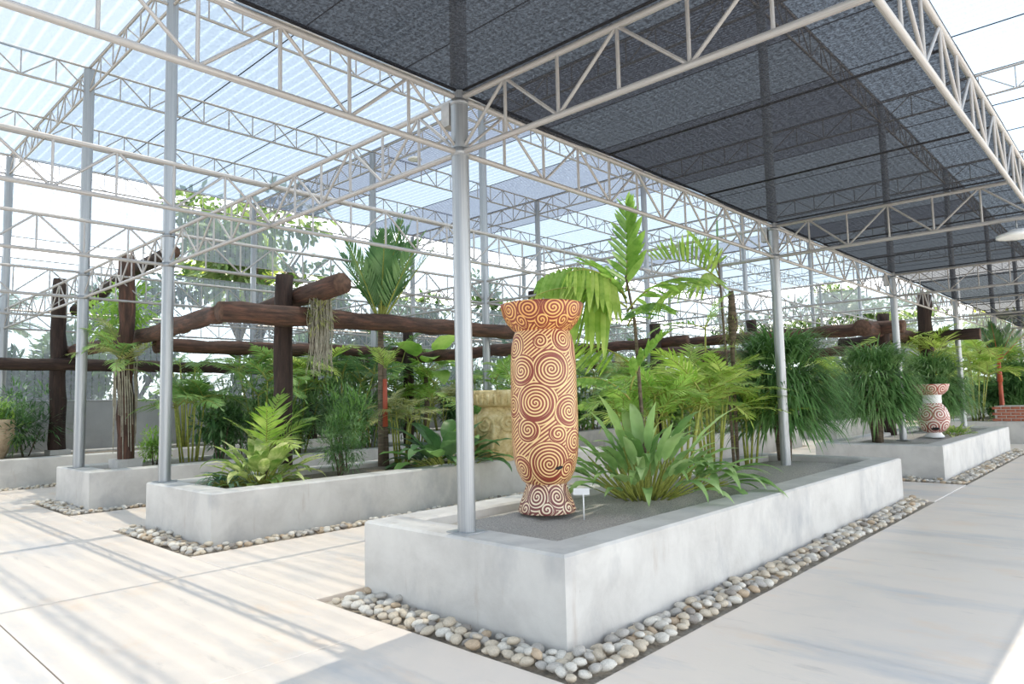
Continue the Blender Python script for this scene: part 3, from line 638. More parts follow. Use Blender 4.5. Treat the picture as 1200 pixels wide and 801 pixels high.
def strip(x0, x1, y0, y1, where, dens=1.0, sz=1.0):
    st_ = .086*sz/dens; nx = max(1, round((x1-x0)/st_)); ny = max(1, round((y1-y0)/st_))
    for i in range(nx):
        for j in range(ny):
            x = x0+(x1-x0)*(i+.5)/nx+rnd.uniform(-.3, .3)*st_; y = y0+(y1-y0)*(j+.5)/ny+rnd.uniform(-.3, .3)*st_
            s_ = rnd.uniform(.038, .057)*sz; spots.append((math.hypot(x, y), x, y, -.012+rnd.uniform(0, .012)+s_*.35, s_, where))
            if rnd.random() < .24: spots.append((math.hypot(x, y), x+st_*.5, y+st_*.5, s_*.95, s_*.85, where))
strip(-4.86, -2.42, 3.05, 3.31, 'below the front of the swirl-pot planter')
strip(-2.69, -2.40, 3.31, 10.95, 'along the aisle side of the swirl-pot planter')
strip(-9.80, -7.52, 3.06, 3.31, 'below the front of the variegated-clump planter')
strip(-7.67, -7.48, 3.31, 10.9, 'along the side of the variegated-clump planter')
strip(-13.95, -11.8, 3.06, 3.31, 'below the front of the rooted log post planter')
strip(-11.98, -11.78, 3.31, 7.5, 'along the side of the rooted log post planter')
strip(-16.72, -16.5, -1.0, 5.5, 'at the foot of the boundary wall planter')
strip(-4.9, -2.42, 13.24, 13.48, 'below the front of the white vase planter')
strip(-2.69, -2.40, 13.3, 20.7, 'along the aisle side of the white vase planter')
strip(-9.8, -7.5, 13.24, 13.48, 'below the planter under the far log frame')
strip(-2.69, -2.40, 23.4, 30, 'along the aisle side of the brick box planter')
spots.sort(); rest = MB()
pn = [n for n, c in PEB]; wts = [36, 30, 22, 9, 3]
for idx, (d, x, y, z, s_, where) in enumerate(spots):
    n = rnd.choices(pn, wts)[0]; i = rnd.randrange(6); rz = rnd.uniform(0, 6.28)
    if idx < 300:
        o = link('river_pebble', pmesh[(i, n)], None, (x, y, z)); o.scale = (s_*1.12, s_, s_*.9); o.rotation_euler = (rnd.uniform(-.3, .3), rnd.uniform(-.3, .3), rz)
        tag(o, f'smooth {n} river pebble in the strip {where}', 'pebble', f'{n} pebbles {where}')
    else:
        ca, sa = math.cos(rz), math.sin(rz); mi = pn.index(n)
        rest.add([(x+(a*ca-b*sa)*s_*1.1, y+(a*sa+b*ca)*s_, z+c_*s_*.9) for a, b, c_ in pm[i].v], pm[i].f, mi)
o = rest.obj('river_pebbles', ['peb_'+n for n in pn]); tag(o, 'remaining river pebbles lining the planters further away', 'pebbles'); stuff(o)

# ------------------------------------------------------------------ plant makers
ZV = Vector((0, 0, 1))
def frond_mesh(name, ln, pairs, ll, lw, bend, vee=.35, droop=.5, seed=0, mats=('leaf_bright', 'cane'), start=.18, segs=3, rach=.012, fwd=.75, jit=.12):
    """pinnate frond along +X with its arch in the XZ plane; leaflets on both sides"""
    rr = random.Random(seed); mb = MB(); k = 14; pts = []; p = Vector((0, 0, 0))
    for i in range(k+1):
        a = -bend*(i/k)**1.3; d = Vector((math.cos(a), 0, math.sin(a))); pts.append((p.copy(), d)); p += d*(ln/k)
    mb.tube([q[0] for q in pts], [rach*(1-.8*i/k) for i in range(k+1)], 5, mi=1)
    for j in range(pairs):
        t = start+(1-start)*(j+.5)/pairs; f = t*k; i = min(k-1, int(f)); q = pts[i][0].lerp(pts[i+1][0], f-i); d = pts[i][1].lerp(pts[i+1][1], f-i).normalized()
        nrm = Vector((0, 1, 0)).cross(d)*-1
        env = math.sin(math.pi*min(1, .22+.80*t))**.6
        for s_ in (-1, 1):
            dirv = d*(fwd+rr.uniform(-jit, jit))*(.6+.9*t)+Vector((0, s_, 0))*(1+rr.uniform(-jit, jit))+nrm*(vee+rr.uniform(-jit, jit))
            mb.blade(q, dirv, nrm, ll*env*rr.uniform(.88, 1.1), lw*rr.uniform(.85, 1.1), segs, droop*rr.uniform(.7, 1.3))
    d = pts[-1][1]; mb.blade(pts[-1][0], d, Vector((0, 1, 0)).cross(d)*-1, ll*.4, lw, 2, .2)
    return mb.mesh(name, mats)
def frond_set(tag_, ln, pairs, ll, lw, mats, bends=(.5, 1.0, 1.5), **kw):
    return [frond_mesh('frond', ln, pairs, ll, lw, b, seed=hash_(tag_)+i, mats=mats, **kw) for i, b in enumerate(bends)]
def hash_(s_): return sum(ord(c)*(i+3) for i, c in enumerate(s_))
F = {}
F['lime'] = frond_set('lime', 1.0, 17, .38, .034, ('leaf_lime', 'cane'), droop=.5)
F['bright'] = frond_set('bright', 1.0, 18, .36, .034, ('leaf_bright', 'cane'), droop=.6)
F['mid'] = frond_set('mid', 1.0, 18, .35, .032, ('leaf_mid', 'cane'), droop=.7)
F['deep'] = frond_set('deep', 1.0, 18, .34, .03, ('leaf_deep', 'cane'), droop=.6)
F['olive'] = frond_set('olive', 1.0, 20, .32, .03, ('leaf_olive', 'cane'), droop=.7)
F['blue'] = frond_set('blue', 1.0, 30, .26, .02, ('leaf_blue', 'trunk'), droop=.4, vee=.5)
F['stiff'] = frond_set('stiff', 1.0, 26, .30, .022, ('leaf_deep', 'redshaft'), bends=(.15, .35, .6), droop=.25, vee=.6, fwd=1.2)
F['stiffg'] = frond_set('stiffg', 1.0, 26, .30, .024, ('leaf_deep', 'cane'), bends=(.15, .35, .6), droop=.25, vee=.6, fwd=1.2)
F['limefan'] = frond_set('limefan', 1.0, 12, .42, .05, ('leaf_lime', 'cane'), bends=(.3, .6, .9), droop=.5)
def put_frond(me, parent, loc, az, elev, s_=1.0, roll=0):
    o = link('frond', me, parent, loc); o.rotation_euler = (roll, -elev, az); o.scale = (s_, s_, s_); return o
def palm(name, label, cat, x, y, z, h, r, n, flen, kind, seed=0, lean=(0, 0), shaft=None, trunkm='trunk', group=None, el=(.2, 1.25)):
    rr = random.Random(seed); t = thing(name, label, cat, (x, y, z), group)
    top = Vector((lean[0], lean[1], h))
    if h > .05:
        pts = [Vector((0, 0, -.06)).lerp(top, i/6)+Vector((0, 0, 0)) for i in range(7)]
        MB().tube(pts, [r*(1.25-.35*i/6) for i in range(7)], 9, lump=.06, rnd=rr).obj('trunk', trunkm, t)
    if shaft:
        MB().tube([top*.98, top+Vector((0, 0, shaft))], [r*1.25, r*.8], 9).obj('crownshaft', 'redshaft', t); top = top+Vector((0, 0, shaft*.95))
    for i in range(n):
        az = 2*math.pi*i/n*1.618+rr.uniform(-.3, .3); e = el[0]+(el[1]-el[0])*((i+.5)/n)+rr.uniform(-.1, .1)
        put_frond(F[kind][rr.randrange(3) if e < .9 else 0], t, top, az, e, flen*rr.uniform(.85, 1.1), rr.uniform(-.3, .3))
    return t
def areca(name, label, x, y, z, canes, h, flen, kind, seed=0, spread=.25, group=None, per=4, cr=.018):
    rr = random.Random(seed); t = thing(name, label, 'palm', (x, y, z), group)
    for c in range(canes):
        a = 2*math.pi*c/canes+rr.uniform(-.4, .4); b = Vector((math.cos(a), math.sin(a), 0))*spread*rr.uniform(.2, .6); hh = h*rr.uniform(.55, 1.0)
        tp = b+Vector((math.cos(a), math.sin(a), 0))*spread*rr.uniform(.3, 1.0)*hh+Vector((0, 0, hh))
        MB().tube([b-ZV*.06, b.lerp(tp, .5)+Vector((0, 0, .03)), tp], [cr, cr*.9, cr*.7], 7).obj('cane', 'cane', t)
        for i in range(per):
            az = a+2*math.pi*i/per+rr.uniform(-.5, .5); e = .35+.8*(i/per)+rr.uniform(-.1, .15)
            put_frond(F[kind][rr.randrange(3)], t, tp, az, e, flen*rr.uniform(.75, 1.1), rr.uniform(-.4, .4))
    return t
def leafprof(t): return math.sin(math.pi*min(1, .06+.94*t)**.8)**.85
def broad_leaf(name, m, length, width, bend, petiole, fold=.35, wav=0, seed=0):
    """one large leaf: petiole up +Z then a blade arching towards +X"""
    rr = random.Random(seed); mb = MB(); p = Vector((0, 0, 0)); a = math.pi/2-.12; k = 9
    if petiole > 0:
        pts = [Vector((math.sin(.12*i/4)*petiole*.3*i/4, 0, petiole*i/4)) for i in range(5)]; mb.tube(pts, [.011, .010, .009, .008, .006], 5, mi=1); p = pts[-1].copy()
    o = len(mb.v); st_ = length/k
    for i in range(k+1):
        t = i/k; d = Vector((math.cos(a), 0, math.sin(a))); nr = Vector((-d.z, 0, d.x)); wd = width/2*leafprof(t) if 0 < i < k else (width*.06 if i == 0 else .002)
        wv = wav*math.sin(i*2.1+seed)
        for q, f in ((-1, fold), (-.5, fold*.35), (0, 0), (.5, fold*.35), (1, fold)): mb.v.append(tuple(p+Vector((0, q*wd, 0))+nr*(f*wd+wv*q*wd)))
        a -= bend/k*(.4+1.2*t); p = p+d*st_
    for i in range(k):
        for q in range(4): mb.f.append((o+i*5+q, o+i*5+q+1, o+i*5+q+6, o+i*5+q+5)); mb.mi.append(0)
    return mb.mesh(name, [m, 'cane'])
def clump(name, label, cat, x, y, z, meshes, n, seed, tilt=(.1, 1.0), sc=(.7, 1.1), spread=.12, group=None, part='leaf', rot=None):
    rr = random.Random(seed); t = thing(name, label, cat, (x, y, z), group)
    for i in range(n):
        az = i*2.39996+rr.uniform(-.25, .25) if rot is None else rr.uniform(*rot); f = (i+.5)/n; tl = tilt[0]+(tilt[1]-tilt[0])*f**.8+rr.uniform(-.1, .1)
        rad = spread*math.sqrt(f); o = link(part, meshes[rr.randrange(len(meshes))], t, (math.cos(az)*rad, math.sin(az)*rad, -.02))
        o.rotation_euler = (0, tl, az); s_ = rr.uniform(*sc)*(1-.15*f); o.scale = (s_, s_, s_)
    return t
def tuft_mesh(name, n, w_, h_, blen, bw, m, seed, droop=2.0, top=.35, segs=4):
    """mop head: long thin leaves pouring from short branches"""
    rr = random.Random(seed); mb = MB()
    for i in range(n):
        a = rr.uniform(0, 6.283); f = rr.random(); zz = h_*(.24+.66*f); rad = w_*.5*math.sqrt(max(.05, 1-((f-.35)/.75)**2))*rr.uniform(.35, .88)
        b = Vector((math.cos(a)*rad, math.sin(a)*rad, zz)); d = Vector((math.cos(a+rr.uniform(-.6, .6)), math.sin(a+rr.uniform(-.6, .6)), rr.uniform(.2, 1.4)+(1.6 if f > .75 else 0)))
        mb.blade(b, d, ZV, blen*rr.uniform(.7, 1.25), bw*rr.uniform(.8, 1.3), segs, droop*rr.uniform(.75, 1.3), prof=lambda t: 1-.55*t)
    return mb.mesh(name, m)
def bush_mesh(name, n, w_, h_, ll, lw, m, seed, solid=.55, droop=.6, upb=.3):
    rr = random.Random(seed); mb = MB()
    lobes = [(Vector((rr.uniform(-.3, .3)*w_, rr.uniform(-.3, .3)*w_, h_*rr.uniform(.25, .75))), rr.uniform(.22, .36)) for _ in range(9)]
    for i in range(n):
        c, r_ = lobes[rr.randrange(9)]; v = Vector((rr.gauss(0, 1), rr.gauss(0, 1), rr.gauss(0, 1))).normalized()
        q = c+Vector((v.x*w_*r_, v.y*w_*r_, v.z*h_*r_*.9))*rr.uniform(solid, 1); q.z = max(q.z, .03)
        d = v+Vector((rr.uniform(-.6, .6), rr.uniform(-.6, .6), upb+rr.uniform(-.4, .4)))
        mb.blade(q, d, ZV, ll*rr.uniform(.7, 1.3), lw*rr.uniform(.8, 1.2), 2, droop)
    return mb.mesh(name, m)
def bush(name, label, x, y, z, me, s_=(1, 1, 1), rz=0, group=None, stems=3, cat='shrub', h=.5):
    t = thing(name, label, cat, (x, y, z), group, rz)
    rr = random.Random(int(abs(x*37+y*11)*10)); mb = MB()
    for i in range(stems):
        a = rr.uniform(0, 6.28); mb.tube([(0.04*math.cos(a), .04*math.sin(a), -.05), (.16*math.cos(a)*s_[0], .16*math.sin(a)*s_[1], h*s_[2])], [.016, .009], 6)
    mb.obj('stem', 'trunk', t)
    o = link('foliage', me, t); o.scale = s_; stuff(o); return t

# ------------------------------------------------------------------ plants of the near planter
gl = [broad_leaf('leaf', 'leaf_ginger', .52*a, .115*b, c, .42*d, .3, .12, i) for i, (a, b, c, d) in enumerate([(1, 1, 1.3, 1), (1.1, 1.05, 1.8, .9), (.9, 1.1, .9, 1.1), (1.15, .9, 2.3, .8), (1.05, 1.0, .5, 1.2)])]
clump('ginger_clump', 'leafy green ginger clump with broad arching leaves behind the plant sign', 'plant', -3.72, 5.82, .57, gl, 92, 5, (.0, 1.15), (.72, 1.2), .24)
ll = [broad_leaf('leaf', 'leaf_ginger', .62, .12, c, .30, .25, .1, 9+i) for i, c in enumerate((1.9, 1.4))]
clump('ginger_clump', 'low ginger clump whose long leaves hang over the gravel towards the aisle', 'plant', -3.60, 6.55, .57, ll, 14, 8, (.7, 1.25), (.9, 1.25), .1, rot=(-.9, .9))
# broad-leaflet palm: every leaflet a piece of its own
leafA = [MB().blade((0, 0, 0), (0, 0, 1), (1, 0, 0), 1, .25, 6, 0, .22).mesh('leaflet', 'leaf_bright'), MB().blade((0, 0, 0), (0, 0, 1), (1, 0, 0), 1, .22, 6, 0, .3).mesh('leaflet', 'leaf_bright')]
leafB = [MB().blade((0, 0, 0), (0, 0, 1), (1, 0, 0), 1, .12, 6, 0, .2).mesh('leaflet', 'leaf_lime')]
hp = thing('broadleaf_palm', 'tall slim palm with broad glossy leaflets behind the swirl-painted pot', 'palm', (-4.02, 6.38, .56))
def hero_frond(root, start, az, e0, e1, ln, pairs, lmesh, llen, hang=0., t0=.1, droopw=0., seed=1, fwd=.8, vee=.3, rach='cane', rr_=.012):
    rr = random.Random(seed); k = 12; p = Vector(start); pts = []; h = Vector((math.cos(az), math.sin(az), 0)); side = Vector((-h.y, h.x, 0))
    for i in range(k+1):
        e = e0+(e1-e0)*(i/k); d = h*math.cos(e)+ZV*math.sin(e); pts.append((p.copy(), d)); p += d*(ln/k)
    fr = MB().tube([q[0] for q in pts], [rr_*(1-.75*i/k) for i in range(k+1)], 6).obj('frond', rach, root)
    for j in range(pairs):
        t = t0+(1-t0)*(j+.6)/pairs; f = t*k; i = min(k-1, int(f)); q = pts[i][0].lerp(pts[i+1][0], f-i); d = pts[i][1].lerp(pts[i+1][1], f-i); nr = side.cross(d)*-1
        env = math.sin(math.pi*min(1, .25+.72*t))**.5
        for s_ in (-1, 1):
            dv = d*fwd*(.55+.9*t)+side*s_*(1-.6*hang)+nr*vee*(1-hang)-ZV*hang*1.6+Vector((rr.uniform(-.1, .1), rr.uniform(-.1, .1), rr.uniform(-.1, .1)))
            o = place(lmesh[rr.randrange(len(lmesh))], 'leaflet', fr, q, dv, (1, 1, 1), rr.uniform(-.4, .4)+(1.57 if abs(dv.z) < .7 else az)); L_ = llen*env*rr.uniform(.9, 1.1); o.scale = (L_, L_, L_)
    return fr
IR = math.atan2(rt.y, rt.x)
MB().tube([(0, 0, -.06), (-.04, -.02, .9), (-.06, -.05, 1.8), (-.12, -.1, 2.3)], [.024, .021, .018, .012], 8).obj('stem', 'trunk', hp)
crown = Vector((-.12, -.1, 2.25))
hero_frond(hp, crown-ZV*.12, IR+.6, 1.45, 1.62, 1.0, 12, leafA, .38, 0, .05, seed=1, fwd=1.15, vee=.1)
hero_frond(hp, crown-ZV*.2, IR+3.0, 1.05, -.75, 1.15, 15, leafA, .5, .8, .15, seed=11, fwd=.4)
hero_frond(hp, crown-ZV*.25, IR+2.6, 1.2, .25, .75, 10, leafA, .36, .12, .1, seed=2)
hero_frond(hp, crown-ZV*.3, IR+3.25, .65, -.75, 1.3, 19, leafB, .72, .92, .15, seed=3, fwd=.35)
hero_frond(hp, crown-ZV*.2, IR-2.6, .9, -.5, .9, 13, leafB, .55, .85, .2, seed=4, fwd=.4)
hero_frond(hp, crown-ZV*.35, IR-.2, .95, -.35, .95, 13, leafA, .36, .35, .15, seed=5)
hero_frond(hp, crown-ZV*.5, IR-1.2, .7, -.5, .8, 12, leafA, .34, .4, .15, seed=6)
hero_frond(hp, crown-ZV*1.2, IR-.3, 1.3, .5, .8, 11, leafA, .28, .1, .15, seed=7)
hero_frond(hp, crown-ZV*1.3, IR+3.6, .8, -.3, .8, 10, leafA, .30, .4, .15, seed=8)
hero_frond(hp, crown-ZV*.9, IR+2.9, .7, -.2, .8, 11, leafB, .42, .6, .2, seed=9)
# golden cane palms
ar = areca('cane_palm', 'golden cane palm with lime fronds and tall bare stems behind the ginger clump', -4.42, 8.6, .56, 8, 1.35, .8, 'lime', 3, .28, per=4)
MB().tube([(.05, .55, -.06), (.03, .52, 1.4), (-.02, .5, 3.0)], [.022, .018, .012], 7).obj('cane', 'trunk', ar)
MB().tube([(-.12, .15, -.06), (-.12, .15, 1.0), (-.08, .15, 1.95)], [.022, .018, .012], 7).obj('cane', 'cane', ar)
cw = Vector((-.02, .5, 2.62))
hero_frond(ar, cw, IR+3.0, .75, -.15, 1.0, 15, leafB, .5, 0, .1, seed=21, fwd=.5, vee=1.3)
hero_frond(ar, cw-ZV*.1, IR+2.5, .5, -1.2, 1.25, 15, leafB, .42, .5, .15, seed=22, fwd=.7)
hero_frond(ar, cw+ZV*.05, IR+2.2, 1.25, .7, .8, 10, leafB, .36, 0, .15, seed=23)
hero_frond(ar, cw-ZV*.1, IR-2.2, .6, -.9, .9, 12, leafB, .4, .5, .15, seed=24)
for (az, e, s_) in ((IR+.3, 1.1, .5), (IR-.5, 1.3, .6), (IR+3.4, .3, .9)): put_frond(F['bright'][1], ar, (-.08, .15, 1.9), az, e, s_)
for (az, e, s_) in ((IR+.1, .45, .9), (IR-.4, .2, .8), (IR+.5, .3, .9)): put_frond(F['limefan'][1], ar, (.15, .25, .75), az, e, s_)
MB().blade((-.02, .5, 2.9), (.03, 0, 1), (1, 0, 0), .75, .07, 4, 0).obj('spear_leaf', 'leaf_mid', ar)
areca('cane_palm', 'lower lime cane palm between the slim palm and the tall bare stems', -4.3, 7.5, .56, 8, 1.15, .85, 'lime', 13, .3, per=4)
areca('cane_palm', 'bright green cane palm crowding the far side of the ginger clump', -4.38, 6.75, .56, 6, 1.0, .75, 'bright', 17, .25, per=4)
areca('cane_palm', 'small yellow cane palm growing beside the first mop-headed plant', -4.35, 9.55, .56, 5, .75, .75, 'limefan', 19, .22, per=4)
epi = thing('epiphyte_stump', 'dark mossy stump with roots on the tall bare stems of the golden palm', 'stump', (-4.36, 9.25, .56))
MB().tube([(0, 0, -.05), (0, 0, 1.6), (.02, .02, 2.0), (.02, 0, 2.45)], [.02, .03, .07, .04], 9, lump=.2, rnd=random.Random(2)).obj('stump', 'trunk', epi)
o = link('moss', bush_mesh('moss', 260, .35, .8, .1, .014, 'leaf_olive', 77), epi, (0, 0, 1.55)); stuff(o)

# mop-headed plants
mopm = [tuft_mesh('foliage', 3000, 1.5, 1.75, .56, .027, 'leaf_mop', s_, droop=1.7) for s_ in (1, 2)]
def mop(label, x, y, z, s_, i, rz, th=.42):
    t = thing('mop_plant', label, 'plant', (x, y, z), 'mop-headed plants', rz); rr = random.Random(i)
    for a in range(3): MB().tube([(.05*math.cos(a*2.1), .05*math.sin(a*2.1), -.05), (.1*math.cos(a*2.1), .1*math.sin(a*2.1), .5*s_), (.25*math.cos(a*2.1), .25*math.sin(a*2.1), 1.1*s_)], [.055*s_, .045*s_, .02], 8, lump=.08, rnd=rr).obj('trunk', 'trunk', t)
    o = link('foliage', mopm[i % 2], t, (0, 0, .06)); o.scale = (s_, s_, s_*1.03); stuff(o); return t
mop('mop-headed plant of long dark grassy leaves behind the aisle post', -4.12, 10.28, .55, 1.0, 0, 0)
mop('mop-headed plant of drooping grassy leaves beside the white and red vase', -4.0, 14.55, .55, .98, 1, 1)
mop('mop-headed plant behind the white and red vase', -3.95, 19.0, .55, .95, 0, 2)
mop('small mop-headed plant beside the red-stemmed palm', -3.2, 27.2, .55, .95, 1, 3)
vl = [broad_leaf('leaf', 'leaf_varieg', .3, .09, c, .1, .2, .1, 20+i) for i, c in enumerate((1.2, 1.8, .8))]
clump('variegated_plant', 'small cream and green plant at the foot of the white and red vase', 'plant', -3.25, 17.25, .56, vl, 46, 31, (.2, 1.35), (.7, 1.2), .25)
areca('cane_palm', 'tall lime cane palm behind the mop-headed plant of the white vase planter', -4.3, 20.1, .56, 8, 2.3, 1.1, 'lime', 41, .3, per=5)
areca('cane_palm', 'lime cane palm at the near end of the brick box planter', -4.0, 24.6, .55, 8, 2.2, 1.1, 'lime', 43, .3, per=5)
palm('lipstick_palm', 'red-stemmed palm with stiff dark fronds behind the brick box', 'palm', -3.5, 25.6, .55, 1.2, .06, 9, 1.2, 'stiff', 5, shaft=.6, trunkm='redshaft', el=(.9, 1.45))
fl = [broad_leaf('leaf', 'leaf_lime', .4, .10, c, .12, .2, .1, 24+i) for i, c in enumerate((1.2, 1.8))]
clump('lime_plant', 'spreading lime green leafy plant growing against the brick box', 'plant', -3.1, 23.95 + 1.35, .56, fl, 40, 33, (.2, 1.3), (.8, 1.2), .35)

# ------------------------------------------------------------------ plants of the variegated-clump planter
al = [broad_leaf('leaf', 'leaf_varieg', .5, .155, c, .24, .25, .1, 40+i) for i, c in enumerate((1.0, 1.6, 2.2, .6))]
clump('variegated_clump', 'cream-striped ginger clump at the corner of its planter', 'plant', -8.62, 4.38, .54, al, 62, 51, (.05, 1.4), (.75, 1.2), .2)
palm('young_palm', 'young pale green palm fronds rising out of the cream-striped clump', 'palm', -8.82, 4.55, .54, .35, .03, 7, .85, 'lime', 52, el=(.6, 1.3))
bl = [broad_leaf('leaf', 'leaf_blue', .26, .05, c, .08, .2, .1, 50+i) for i, c in enumerate((1.6, 2.4))]
clump('trailing_plant', 'low blue-green trailing plant at the foot of the cream-striped clump', 'plant', -8.72, 3.98, .56, bl, 44, 53, (.4, 1.4), (.8, 1.2), .15)
bamb = bush_mesh('foliage', 1700, .95, 1.5, .15, .016, 'leaf_mid', 61, .3, .5, .5)
bambd = bush_mesh('foliage', 1500, .95, 1.4, .14, .018, 'leaf_deep', 62, .3, .5, .4)
bushb = bush_mesh('foliage', 1100, 1.0, 1.0, .15, .05, 'leaf_mid', 63, .4, .6, .3)
bushd = bush_mesh('foliage', 1100, 1.0, 1.0, .14, .045, 'leaf_deep', 64, .4, .6, .3)
busho = bush_mesh('foliage', 1100, 1.0, 1.0, .16, .04, 'leaf_olive', 65, .4, .6, .3)
bushl = bush_mesh('foliage', 1000, 1.0, 1.0, .16, .045, 'leaf_bright', 66, .4, .6, .4)
bush('fine_leaf_shrub', 'upright fine-leaved shrub between the log post and the lipstick palm', -8.85, 5.85, .54, bamb, (1, 1, 1), 0)
bush('fine_leaf_shrub', 'dark fine-leaved shrub close beside the planter edge and log post', -8.45, 5.5, .54, bambd, (.7, .7, .62), 1)
lk = palm('lipstick_palm', 'tall palm with upright dark fronds and a red stem beside the log beam', 'palm', -9.1, 6.65, .54, 2.25, .05, 11, 1.65, 'stiffg', 7, el=(.95, 1.5))
MB().tube([(.07, .05, -.05), (.05, .04, .9), (.06, .03, 1.55)], [.04, .036, .03], 8).obj('side_stem', 'trunk', lk)
MB().tube([(.06, .03, .62), (.06, .03, 1.38)], [.046, .036], 8).obj('red_sheath', 'redshaft', lk)
MB().tube([(0, 0, 2.15), (0, 0, 2.75)], [.055, .03], 8).obj('crownshaft', 'cane', lk)
for i_ in range(4): put_frond(F['lime'][i_ % 2], lk, (.06, .03, 1.5), IR+i_*1.5, 1.15, .55)
areca('cane_palm', 'slender cane palm clustered round the red-stemmed palm', -8.95, 6.95, .54, 6, 1.2, .6, 'olive', 71, .2, per=3)
dl = [broad_leaf('leaf', 'leaf_deep', .62, .27, c, .24, .2, .08, 60+i) for i, c in enumerate((1.3, 1.9, .9))]
dl2 = [broad_leaf('leaf', 'leaf_mid', .5, .25, c, .36, .2, .08, 64+i) for i, c in enumerate((1.3, .8))]
clump('broadleaf_clump', 'dark broad-leaved clump in front of the ochre carved pot', 'plant', -8.15, 7.2, .54, dl+dl2, 46, 73, (.3, 1.3), (.85, 1.3), .34)
clump('fountain_plant', 'small yellow-green fountain plant behind the lipstick palm', 'plant', -8.9, 7.6, .54, vl, 26, 75, (.5, 1.5), (.9, 1.3), .1)
areca('cane_palm', 'bright cane palm filling the far end of the variegated-clump planter', -8.9, 9.4, .54, 7, 1.5, .9, 'bright', 77, .3, per=4)
bush('leafy_shrub', 'leafy shrub tucked behind the ochre carved pot', -8.7, 8.7, .54, bushb, (.9, .9, 1.0), 2)
# hanging rootball on the beam
hg = thing('hanging_plant', 'hanging plant with long grey-green roots on the log beam end', 'plant', (-8.72, 5.32, 3.12)); mb = MB(); rr = random.Random(6)
for i in range(170):
    a = rr.uniform(0, 6.28); q = rr.uniform(.02, .15); l_ = rr.uniform(.5, 1.15); b = Vector((math.cos(a)*q, math.sin(a)*q, -rr.uniform(0, .1)))
    mb.tube([b, b+Vector((rr.uniform(-.05, .05), rr.uniform(-.05, .05), -l_*.5)), b+Vector((rr.uniform(-.09, .09), rr.uniform(-.09, .09), -l_))], [.006, .005, .002], 4, caps=False)
stuff(mb.obj('roots', 'roots', hg))
o = link('foliage', bush_mesh('foliage', 420, .34, .7, .12, .02, 'leaf_olive', 81), hg, (0, 0, -.62)); stuff(o)
MB().tube([(-.1, 0, .02), (0, 0, .06), (.1, 0, .02), (0, 0, -.05)], .02, 6).obj('tie', 'trunk', hg)

# ------------------------------------------------------------------ plants of the rooted-post planter and the rows behind
ep = thing('epiphyte_palm', 'shaggy palm fronds and roots clinging to the rooted log post', 'plant', (-13.08, 4.05, 2.35))
for i in range(13): put_frond(F['mid' if i % 3 else 'olive'][i % 3], ep, (-.02, 0, .3-.04*i), -2.8+i*.35, .95-.28*(i % 4), .8)
mb = MB(); bx0, by0 = -.21, .17
for i in range(46):
    a = rr.uniform(0, 6.28); q = rr.uniform(.15, .18); z1 = rr.uniform(-1.75, -.7)
    mb.tube([(math.cos(a)*q+bx0, math.sin(a)*q+by0, rr.uniform(-.4, .2)), (math.cos(a+.2)*q*1.05+bx0, math.sin(a+.2)*q*1.05+by0, z1*.5), (math.cos(a+.3)*q*1.1+bx0, math.sin(a+.3)*q*1.1+by0, z1)], [.011, .009, .006], 4, caps=False)
stuff(mb.obj('aerial_roots', 'roots', ep))
vn = thing('climbing_vine', 'bright green vine climbing the raised log beam', 'vine', (-14.6, 4.45, 3.1))
o = link('foliage', bush_mesh('foliage', 900, 1.5, 1.5, .2, .06, 'leaf_bright', 83), vn, (0, 0, -.4)); stuff(o)
MB().tube([(0, 0, -.3), (.1, .1, .3), (0, .12, 1.0)], .015, 6).obj('stem', 'trunk', vn)
G3 = 'plants of the rooted log post planter'
bush('leafy_shrub', 'dark round shrub beside the second post in the rooted log post planter', -12.9, 5.75, .54, bushd, (1.0, 1.0, 1.25), 0, G3)
bush('leafy_shrub', 'low bright shrub at the foot of the rooted log post', -13.35, 4.75, .54, bushl, (.55, .55, .65), 1, G3)
for i, (y, kind, h, lb) in enumerate([(5.3, 'mid', 1.2, 'green feathery palm next to the rooted log post'), (6.5, 'mid', 1.7, 'feathery mid-green palm behind the cream-striped clump'), (7.4, 'lime', 2.0, 'yellow-green palm rising past the log beam behind the log post'), (8.3, 'deep', 1.8, 'dark feathery palm behind the fine-leaved shrub'), (9.3, 'mid', 2.2, 'green palm behind the lipstick palm'), (10.3, 'bright', 1.4, 'bright feathery palm at the far end of the rooted log post planter')]):
    areca('cane_palm', lb, -12.9+(.25 if i % 2 else -.2), y, .54, 7, h, 1.05, kind, 90+i, .35, G3, per=4)
bush('leafy_shrub', 'dense dark shrub below the log beam beside the lipstick palm', -12.6, 8.0, .54, bambd, (1.4, 1.6, 1.5), 3, G3)
bush('leafy_shrub', 'dense green shrub under the yellow-green palm', -12.6, 6.9, .54, bamb, (1.2, 1.3, 1.05), 4, G3)
lf = [broad_leaf('leaf', 'leaf_bright', .75, .55, c, .45, .15, .06, 70+i) for i, c in enumerate((1.2, 1.8))]
tt = clump('bigleaf_tree', 'small tree with huge round leaves behind the broad-leaved clump', 'tree', -12.55, 10.45, 2.25, lf, 15, 95, (.6, 1.5), (.9, 1.25), .05)
MB().tube([(0, 0, -1.75), (.03, 0, -.8), (0, 0, .05)], [.07, .06, .045], 9).obj('trunk', 'trunk', tt)
